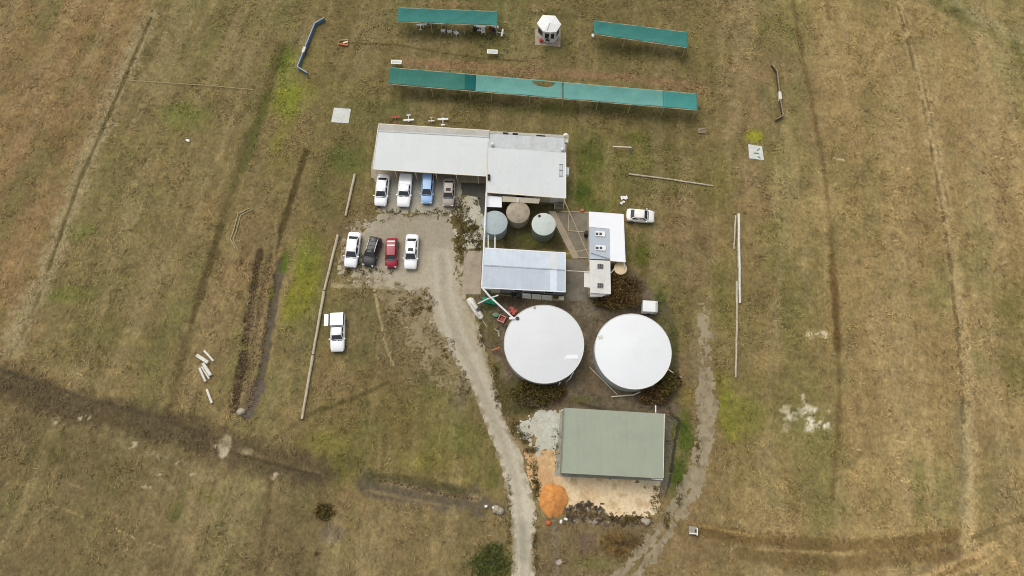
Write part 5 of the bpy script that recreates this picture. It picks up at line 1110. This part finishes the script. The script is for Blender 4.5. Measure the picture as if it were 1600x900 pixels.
# junk left of left tank
gt = MB(); n = 9; vv = []
cs = [at(752, 464, .1), at(774, 463, .1), at(775, 477, .1), at(757, 474, .1)]
for i in range(n):
    for j in range(n):
        u, v = i / (n - 1), j / (n - 1); p = lerp(lerp(cs[0], cs[1], u), lerp(cs[3], cs[2], u), v); p.z = .12 + .25 * random.random() * (1 if 0 < i < n - 1 and 0 < j < n - 1 else .2); vv.append(p)
gt.add(vv, [(i * n + j, (i + 1) * n + j, (i + 1) * n + j + 1, i * n + j + 1) for i in range(n - 1) for j in range(n - 1)])
o = one(gt, 'tarpaulin', M['green'], 'bright green tarpaulin under the white branch pipe', 'tarpaulin', smooth=True); o.modifiers.new('thickness', 'SOLIDIFY').thickness = .02
wr = thing('boat_hull', 'long white upturned hull lying beside the gravel road', 'boat', tuple(at(743, 482)))
secs = []
for k, (px, py, ww, hh) in enumerate(((732, 467, .35, .3), (735, 469.5, .55, .5), (740, 478, .5, .42), (746, 488, .46, .38), (752, 496, .42, .32), (753, 498.5, .2, .2))):
    c0 = at(px, py); d = (at(753, 498) - at(733, 468)).normalized(); nn = Vector((-d.y, d.x, 0)); secs.append([c0 + nn * ww * math.cos(a) + Vector((0, 0, .05 + hh * max(0, math.sin(a)))) for a in [math.pi * i / 8 for i in range(9)]])
MB().loft(secs).build('hull', M['white_worn'], wr, smooth=True); MB().beam(at(736, 474, .5), at(749, 494, .42), .12, .05).build('keel', M['roof_back'], wr); MB().box(at(747, 484, .3), (.5, .4, .5), .8).build('seat_box', M['dark'], wr)
log('thin pale stake beyond the upturned hull', (753, 499), (761, 511), .05, 'timber_pale', name='stake', cat='stake')
one(MB().lathe(at(775, 492.5), [(.35, 0), (.42, .25), (.3, .3), (.05, .3)], 10, (1.2, .75, 1)), 'plastic_tub', M['green_pale'], 'pale green plastic tub left of the pink crate', 'tub', smooth=True)
cr = thing('crate', 'faded pink and white crate beside the left big tank', 'crate', tuple(at(784, 499)))
qq = at(784, 499)
for dx, dy, sx, sy in ((-.42, 0, .1, .95), (.42, 0, .1, .95), (0, .42, .74, .1), (0, -.42, .74, .1)):
    m2 = Matrix.Rotation(R(-25), 3, 'Z'); MB().box(qq + m2 @ Vector((dx, dy, .25)), (sx, sy, .5), R(-25)).build('side', M['pink'], cr)
MB().box(qq + Vector((0, 0, .1)), (.74, .74, .1), R(-25)).build('base', M['redair'], cr)
mb = MB()
for k in range(7): mb.box(at(793 + random.uniform(0, 12), 481 + random.uniform(0, 8), .2 + .1 * random.random()), (.6, .4, .3), random.uniform(0, 3))
one(mb, 'scrap_pile', M['red'], 'heap of faded red scrap at the upper left of the left big tank', 'scrap')
one(MB().path([at(772, 514, .1), at(779, 518, .12), at(780, 526, .1)], .12), 'concrete_offcut', M['concrete'], 'grey curved offcut between the pink crate and orange trestle', 'offcut')
SG = 'white sheets leaning on the blue-grey shed'
for k, (a, b) in enumerate(((815.5, 830), (831, 846), (847, 863))):
    p, q = at(a, 461.5 + k * 1.4, .5), at(b, 462.8 + k * 1.4, .5)
    one(MB().add([Vector((p.x, p.y, 0)) + Vector((0, -.25, .02)), Vector((q.x, q.y, 0)) + Vector((0, -.25, .02)), q + Vector((0, .12, .6)), p + Vector((0, .12, .6)), Vector((p.x, p.y, 0)) + Vector((0, -.18, .02)), Vector((q.x, q.y, 0)) + Vector((0, -.18, .02)), q + Vector((0, .17, .6)), p + Vector((0, .17, .6))], [(0, 1, 2, 3), (7, 6, 5, 4), (0, 4, 5, 1), (1, 5, 6, 2), (2, 6, 7, 3), (3, 7, 4, 0)]), 'white_sheet', M['white_worn'], ('leftmost', 'middle', 'rightmost')[k] + ' white sheet leaning on the front of the blue-grey shed', 'sheet', SG)
one(MB().box(at(802.5, 460, .35), (.6, .5, .7), .2), 'drum', M['black'], 'black box on the left among clutter in front of the blue-grey shed', 'box', bevel=.05); one(MB().box(at(811, 461.5, .4), (.8, .55, .8), .1), 'cabinet', M['dark'], 'dark cabinet just left of the white leaning sheets', 'cabinet', bevel=.03)
one(MB().box(at(877, 466.5, .25), (.75, .5, .5), R(-4)), 'carton', M['straw'], 'cream carton at the right front corner of blue-grey shed', 'carton', bevel=.02); one(MB().box(at(868, 468.5, .15), (.9, .3, .3), R(-4)), 'plank_stack', M['timber'], 'brown plank stack left of the cream carton', 'planks')
one(MB().beam(at(768, 459, .2), at(812, 464, .2), .08, .08), 'timber_rail', M['timber'], 'thin grey rail lying along the front of blue-grey shed', 'rail')
# solar panel box
q = at(834, 629); sp_ = thing('panel_box', 'dark tilted panel box on the grass below the left big tank', 'box', tuple(q))
MB().box(q + Vector((0, 0, .3)), (1.65, 1.05, .6), R(-6), .94).build('body', M['wall_grey'], sp_); MB().box(q + Vector((.08, .02, .63)), (1.45, .85, .05), R(-6)).build('lid', M['dark'], sp_)
# white stool near the track
q = at(1083, 830); ws = thing('white_stand', 'small white stand beside the farm track', 'stand', tuple(q))
MB().box(q + Vector((-.12, .1, .35)), (1.0, .95, .06), R(-4)).build('top', M['concrete'], ws); MB().beam(at(1089, 825, .4), at(1089, 836.5, .4), .12, .5).build('side_board', M['white'], ws); MB().beam(at(1077, 833, .4), at(1089, 834, .4), .12, .1).build('front_rail', M['white'], ws); MB().box(q + Vector((.25, .05, .43)), (.25, .35, .1)).build('latch', M['dark'], ws)
for k, (px, py) in enumerate(((1077.5, 825), (1077.5, 835), (1088, 825), (1088, 835))): MB().beam(at(px, py, .32), at(px, py, 0), .07, .07).build('leg', M['timber'], ws)
# small white pegs and rocks
for lab, px, py in (('white peg at the right end of the long drain', 759.5, 791), ('white block beside the rock near the road', 771.5, 793)): one(MB().box(at(px, py, .18), (.35, .3, .36), .2), 'marker_block', M['white'], lab, 'marker', 'white markers by the drain', bevel=.04)
for lab, px, py in (('upright white lump below the orange sand pile', 876.5, 815), ('flat white lump right below the orange sand pile', 884, 811)): one(MB().box(at(px, py, .15), (.5, .3, .3), R(80) if px < 880 else R(-15)), 'concrete_lump', M['white'], lab, 'lump', 'white lumps below the sand pile', bevel=.08)
one(MB().box(at(293.5, 219.5, .12), (.6, .35, .2), -.4), 'litter', M['white'], 'scrap of white litter on the left grass', 'litter', bevel=.05)
def rock(label, px, py, r, group=None, m='rock'):
    mb = MB(); mb.ball((0, 0, 0), r, 12, 8, (1.2, .9, .7)); q = at(px, py, r * .3); q.z += rel_at(q.x, q.y); s0 = random.random() * 9
    for v in mb.v: v *= 1 + .28 * math.sin(v.x * 5 / r * .6 + s0) * math.cos(v.y * 4 / r * .6 + s0 * 2) + random.uniform(-.05, .05)
    mb.v = [v + q for v in mb.v]; return one(mb, 'rock', M[m], label, 'rock', group)
rock('pale rock at the road edge beside the white block', 778, 797, .62); rock('pale rock at the foot of the left ditch', 377, 643, .5); rock('orange-brown rock left below the sand pile', 857, 817, .35, m='orange'); rock('pale rubble rock at the right end of the ash heap', 1009, 815, .5)

# sand heap
c = at(864.5, 781); mb = MB(); n, m_ = 40, 14; rad = at(886.5, 781).x - c.x; vv = []; ff = []
for j in range(m_ + 1):
    for i in range(n):
        a = 2 * math.pi * i / n; k = j / m_; rr = rad * k * (1 + .04 * math.sin(3 * a + .6) + .03 * math.sin(7 * a + 2) + .02 * math.sin(13 * a)) * 1.06 if k else 0.001
        hh = .8 * (1 - k ** 1.6) * (1 + .06 * math.sin(4 * a + 3 * k)) + .16 * (vnoise(np.array(rr * math.cos(a)), np.array(rr * math.sin(a)), .45, 77).item() - .5) * (k < 1)
        vv.append(c + Vector((rr * math.cos(a), rr * math.sin(a) * (1.12), hh - .02 * (k == 1))))
for j in range(m_):
    for i in range(n): ff.append((j * n + i, j * n + (i + 1) % n, (j + 1) * n + (i + 1) % n, (j + 1) * n + i))
mb.add(vv, ff); one(mb, 'sand_pile', mat('orange_sand', C(218, 150, 82), .95, .16, 1.8, C(184, 116, 56), .6, 1.6, bump=.9), 'pile of bright orange sand at the edge of the sandy yard', 'sand pile', smooth=True)

# fence round the green shed's right side
fn = thing('wire_fence', 'low dark wire fence beside the right wall of the green-roofed shed', 'fence', tuple(at(1048, 700)))
pts = [(1037, 650), (1060, 656), (1054, 690), (1047, 740), (1038, 775)]
for p in pts: MB().tube(at(*p), at(*p) + Vector((0, 0, 1.0)), .05, 6).build('post', M['timber'], fn)
for z_ in (.3, .6, .9):
    mb = MB()
    for a, b in zip(pts[:-1], pts[1:]): mb.tube(at(*a) + Vector((0, 0, z_)), at(*b) + Vector((0, 0, z_)), .02, 5)
    mb.build('wire', M['dark'], fn)
# flag pole left of carport
fp = pipe('thin leaning grey pole at the left end of the carport', [(586.5, 226, 0), (581.5, 193, 5.0)], .04, 'wall_grey', 'pole', cat='pole')

#@@PLANTS
def shrub(name, label, px, py, rx, ry, h, n, m, group=None, leaf=.16, clumps=9, seed=1):
    r_ = random.Random(seed); k = 1 / 11.3; rx *= k; ry *= k; c = at(px, py); c.z = max(0, rel_at(c.x, c.y) - .02)
    t = thing(name, label, 'shrub', tuple(c), group)
    cl = []
    for i in range(clumps):
        a = r_.uniform(0, 6.28); q = math.sqrt(r_.random()) * .8; cl.append((c + Vector((rx * q * math.cos(a), ry * q * math.sin(a), h * r_.uniform(.35, .72))), r_.uniform(.28, .5)))
    mb = MB()
    for i in range(n):
        o, s = r_.choice(cl)
        while True:
            p = Vector((r_.uniform(-1, 1), r_.uniform(-1, 1), r_.uniform(-1, 1)))
            if p.length < 1: break
        p = o + Vector((p.x * rx * s, p.y * ry * s, p.z * h * .42)); p.z = max(.05, p.z)
        d = Vector((r_.uniform(-1, 1), r_.uniform(-1, 1), r_.uniform(-.3, .8))).normalized(); e = d.cross(Vector((r_.uniform(-1, 1), r_.uniform(-1, 1), r_.uniform(-1, 1)))).normalized(); L = leaf * r_.uniform(.6, 1.5)
        mb.add([p - d * L, p + e * L * .4, p + d * L, p - e * L * .4], [(0, 1, 2, 3)])
    o = mb.build('foliage', m, t)
    s = MB()
    for (q, w_) in cl[:12]: s.tube(c + Vector((r_.uniform(-.2, .2), r_.uniform(-.2, .2), 0)), lerp(c, q, .8 if h > .5 else .3) + Vector((0, 0, .03)), .05, 6, .02)
    s.build('stem', M['wood_stem'], t); return t
lf_br = leaf_mat('brown_shrub_leaf', [C(84, 66, 36), C(112, 86, 50), C(98, 84, 46), C(132, 106, 60)])
lf_ol = leaf_mat('olive_shrub_leaf', [C(78, 70, 34), C(104, 92, 46), C(90, 80, 40), C(124, 106, 56)])
lf_gr = leaf_mat('dark_green_leaf', [C(66, 72, 34), C(88, 96, 46), C(104, 110, 56), C(74, 80, 38)])
shrub('brown_shrub', 'big brown shrub right below the cream cabin', 968, 455, 32, 30, 1.9, 5200, lf_br, clumps=24, seed=3)
shrub('brown_shrub', 'smaller brown shrub beside the upper right of the brown one, near the trailer', 946, 475, 24, 11, 1.0, 1900, lf_br, clumps=12, seed=4)
shrub('olive_shrub', 'olive shrub at the foot of the left big tank', 836, 611, 38, 22, 1.4, 4000, lf_ol, clumps=22, seed=5)
shrub('olive_shrub', 'olive brown shrub just right of the one below the left big tank', 866, 614, 18, 12, 1.0, 1300, lf_br, clumps=8, seed=6)
shrub('olive_shrub', 'dark olive shrub at the lower right of the right big tank', 1047, 600, 21, 22, 1.7, 2600, lf_ol, clumps=14, seed=7)
shrub('brown_shrub', 'brown shrub directly below the right big tank', 1020, 619, 24, 17, 1.4, 2400, lf_br, clumps=14, seed=8)
shrub('green_bush', 'dark green bush left of the road at the bottom edge', 766, 880, 36, 28, .22, 1000, lf_gr, clumps=90, seed=9)
shrub('dark_bush', 'small very dark bush alone on the bottom left grass', 508, 799, 16, 13, .3, 420, lf_ol, clumps=30, seed=10)
shrub('brown_shrub', 'thin brown scrub left of the farm track near the bottom', 968, 850, 34, 22, .6, 700, lf_br, clumps=40, leaf=.11, seed=12)
# clods of turned earth in the left ditch and along the drain: uncountable
r_ = random.Random(21); mb = MB()
def clods(pts, w, n, s0=.1):
    p = [at(*q) for q in pts]
    for i in range(n):
        t = r_.random() * (len(p) - 1); k = min(int(t), len(p) - 2); q = lerp(p[k], p[k + 1], t - k) + Vector((r_.gauss(0, w), r_.gauss(0, w * .3), 0)); q.z = rel_at(q.x, q.y) + .02
        a, b, c2 = [s0 * r_.uniform(.5, 1.6) for _ in range(3)]; z = r_.uniform(0, 3.14); ca, sa = math.cos(z), math.sin(z)
        mb.add([q + Vector((a * ca, a * sa, 0)), q + Vector((-b * sa, b * ca, .02)), q - Vector((a * ca, a * sa, 0)), q - Vector((-b * sa, b * ca, .02)), q + Vector((0, 0, c2 * .8)), q - Vector((0, 0, c2 * .4))], [(0, 1, 4), (1, 2, 4), (2, 3, 4), (3, 0, 4), (1, 0, 5), (2, 1, 5), (3, 2, 5), (0, 3, 5)])
clods([(405, 400), (392, 480), (380, 560), (366, 642)], .4, 520, .12); clods([(422, 400), (402, 500), (386, 640)], .45, 200, .1); clods([(428, 420), (416, 500), (398, 600), (388, 640)], .25, 200, .1)
clods([(590, 749), (640, 760), (700, 772), (745, 780)], .35, 200, .1); clods([(885, 800), (930, 806), (1010, 814)], .7, 500, .11)
o = mb.build('clods', leaf_mat('earth_clod', [C(70, 56, 38), C(150, 128, 92), C(92, 74, 50), C(120, 100, 70)])); o['kind'] = 'stuff'; o['label'] = 'broken clods of earth in ditches and rubble'; o['category'] = 'clods'
# dry grass strands lying over the fields: uncountable
def tufts(N):
    r = np.random.default_rng(31)
    x = r.uniform(GX0 + 2, GX1 - 2, N); y = r.uniform(GY0 + 1, GY1 - 2, N)
    i = np.clip(((x - GX0) / GS).astype(int), 0, NX - 1); j = np.clip(((y - GY0) / GS).astype(int), 0, NY - 1)
    dens = sstep(.46, .60, fbm(x, y, 7, 401, 4, .62)) * .88 + .12; dens = dens * sstep(.38, .6, fbm(x, y, 1.4, 404, 3, .6)) * STRAW[j, i]
    ok = r.random(N) < dens
    for q in (road_px, [(584, 262), (716, 268), (722, 340), (590, 330)], [(716, 286), (765, 288), (752, 462), (720, 460), (712, 340)], [(806, 640), (1040, 636), (1036, 815), (880, 820), (812, 740)], [(780, 300), (985, 320), (985, 470), (750, 465), (755, 388)], [(760, 200), (890, 205), (885, 320), (575, 285), (585, 190)]):
        ok &= poly_sd(x, y, W(q)) < .15
    ok &= seg_dist(x, y, W(track_px)) > 1.3; ok &= seg_dist(x, y, W([(440, 408), (428, 470), (404, 602)])) > 1.1; ok &= seg_dist(x, y, W([(574, 755), (680, 775), (745, 784)])) > 1.3
    for (px, py, rr) in ((533, 181, 1.6), (1181, 238, 1.6), (856, 58, 2.2), (850, 537, 5.6), (989, 548, 5.6), (353, 698, 1.2)):
        o_ = at(px, py); ok &= np.hypot(x - o_.x, y - o_.y) > rr
    x, y, i, j = x[ok], y[ok], i[ok], j[ok]; n = len(x)
    a = r.uniform(0, 6.283, n); bend = r.normal(0, .9, n); L = r.uniform(.14, .42, n); w = r.uniform(.025, .065, n); z0 = REL[j, i]
    light = r.random(n) < .72
    P = []
    ca, sa = np.cos(a), np.sin(a)
    for t, wd, h in ((-1, .3, .03), (0, 1, .11), (1, .3, .05)):
        c2, s2 = np.cos(a + bend * t * .5), np.sin(a + bend * t * .5); cx = x + t * L * c2; cy = y + t * L * s2
        for sg in (-1, 1): P.append(np.stack([cx - sg * w * wd * s2, cy + sg * w * wd * c2, z0 + h + 0 * x], 1))
    V = np.stack(P, 1).reshape(-1, 3); b = np.arange(n)[:, None] * 6
    F = np.concatenate([b + np.array([[0, 1, 3, 2]]), b + np.array([[2, 3, 5, 4]])], 0)
    c = RGB[j, i] * np.where(light, r.uniform(1.06, 1.32, n), r.uniform(.72, .90, n))[:, None]
    m, nn, ll, p = nodes('dry_strand'); at_ = nn.new('ShaderNodeAttribute'); at_.attribute_name = 'cover'; ll.new(at_.outputs['Color'], p.inputs['Base Color']); p.inputs['Roughness'].default_value = .9; p.inputs['Specular IOR Level'].default_value = .1
    o = np_mesh('grass_tufts', V, F, m); set_cover(o.data, np.repeat(c, 6, 0), np.ones(n * 6)); o['kind'] = 'stuff'; o['label'] = 'dry straw-coloured grass strands lying over the fields'; o['category'] = 'grass'
    print('strands', n)
tufts(420000)
# weeds breaking through gravel: uncountable, one object
mb = MB(); r_ = random.Random(5)
def weeds(px, py, rx, ry, n, s=.11):
    for i in range(n):
        a = r_.uniform(0, 6.28); q = math.sqrt(r_.random()); o = at(px + rx * q * math.cos(a), py + ry * q * math.sin(a))
        for k in range(r_.randint(7, 14)):
            p = o + Vector((r_.gauss(0, .17), r_.gauss(0, .17), r_.uniform(.03, .2))); d = Vector((r_.uniform(-1, 1), r_.uniform(-1, 1), r_.uniform(0, .9))).normalized(); e = d.cross(Vector((r_.uniform(-1, 1), r_.uniform(-1, 1), .3))).normalized(); L = s * r_.uniform(.6, 1.5)
            mb.add([p - d * L, p + e * L * .45, p + d * L, p - e * L * .45], [(0, 1, 2, 3)])
for px in range(604, 712, 5): weeds(px, 331 + r_.uniform(-2, 3), 3, 2.2, 2 if r_.random() < .75 else 0)
weeds(722, 335, 14, 22, 60); weeds(738, 362, 10, 20, 60); weeds(722, 380, 8, 26, 40); weeds(748, 380, 5, 12, 22); weeds(742, 318, 10, 10, 8)
weeds(716, 322, 6, 14, 14)
weeds(566, 412, 12, 16, 26); weeds(585, 425, 30, 5, 16); weeds(545, 425, 8, 4, 8); weeds(640, 478, 26, 16, 30); weeds(668, 470, 18, 16, 26); weeds(700, 545, 10, 20, 14); weeds(725, 600, 8, 24, 16)
weeds(806, 670, 6, 12, 16); weeds(820, 682, 10, 10, 22); weeds(830, 702, 14, 4, 20); weeds(835, 735, 6, 20, 20); weeds(836, 760, 5, 12, 18); weeds(841, 768, 4, 14, 12)
weeds(1024, 780, 6, 22, 20); weeds(985, 812, 40, 6, 40); weeds(870, 700, 6, 30, 10); weeds(1090, 690, 2, 40, 14); weeds(1062, 770, 4, 26, 14); weeds(1042, 812, 4, 14, 16); weeds(836, 850, 3, 50, 30); weeds(796, 800, 2, 60, 26); weeds(775, 600, 4, 50, 26); weeds(752, 520, 4, 30, 18)
o = mb.build('weeds', leaf_mat('weed_leaf', [C(92, 84, 46), C(118, 106, 58), C(104, 96, 54), C(128, 112, 68)])); o['kind'] = 'stuff'; o['label'] = 'low dull green weeds growing through the gravel'; o['category'] = 'weeds'

for o in scene.objects:
    if '_o' in o: del o['_o']
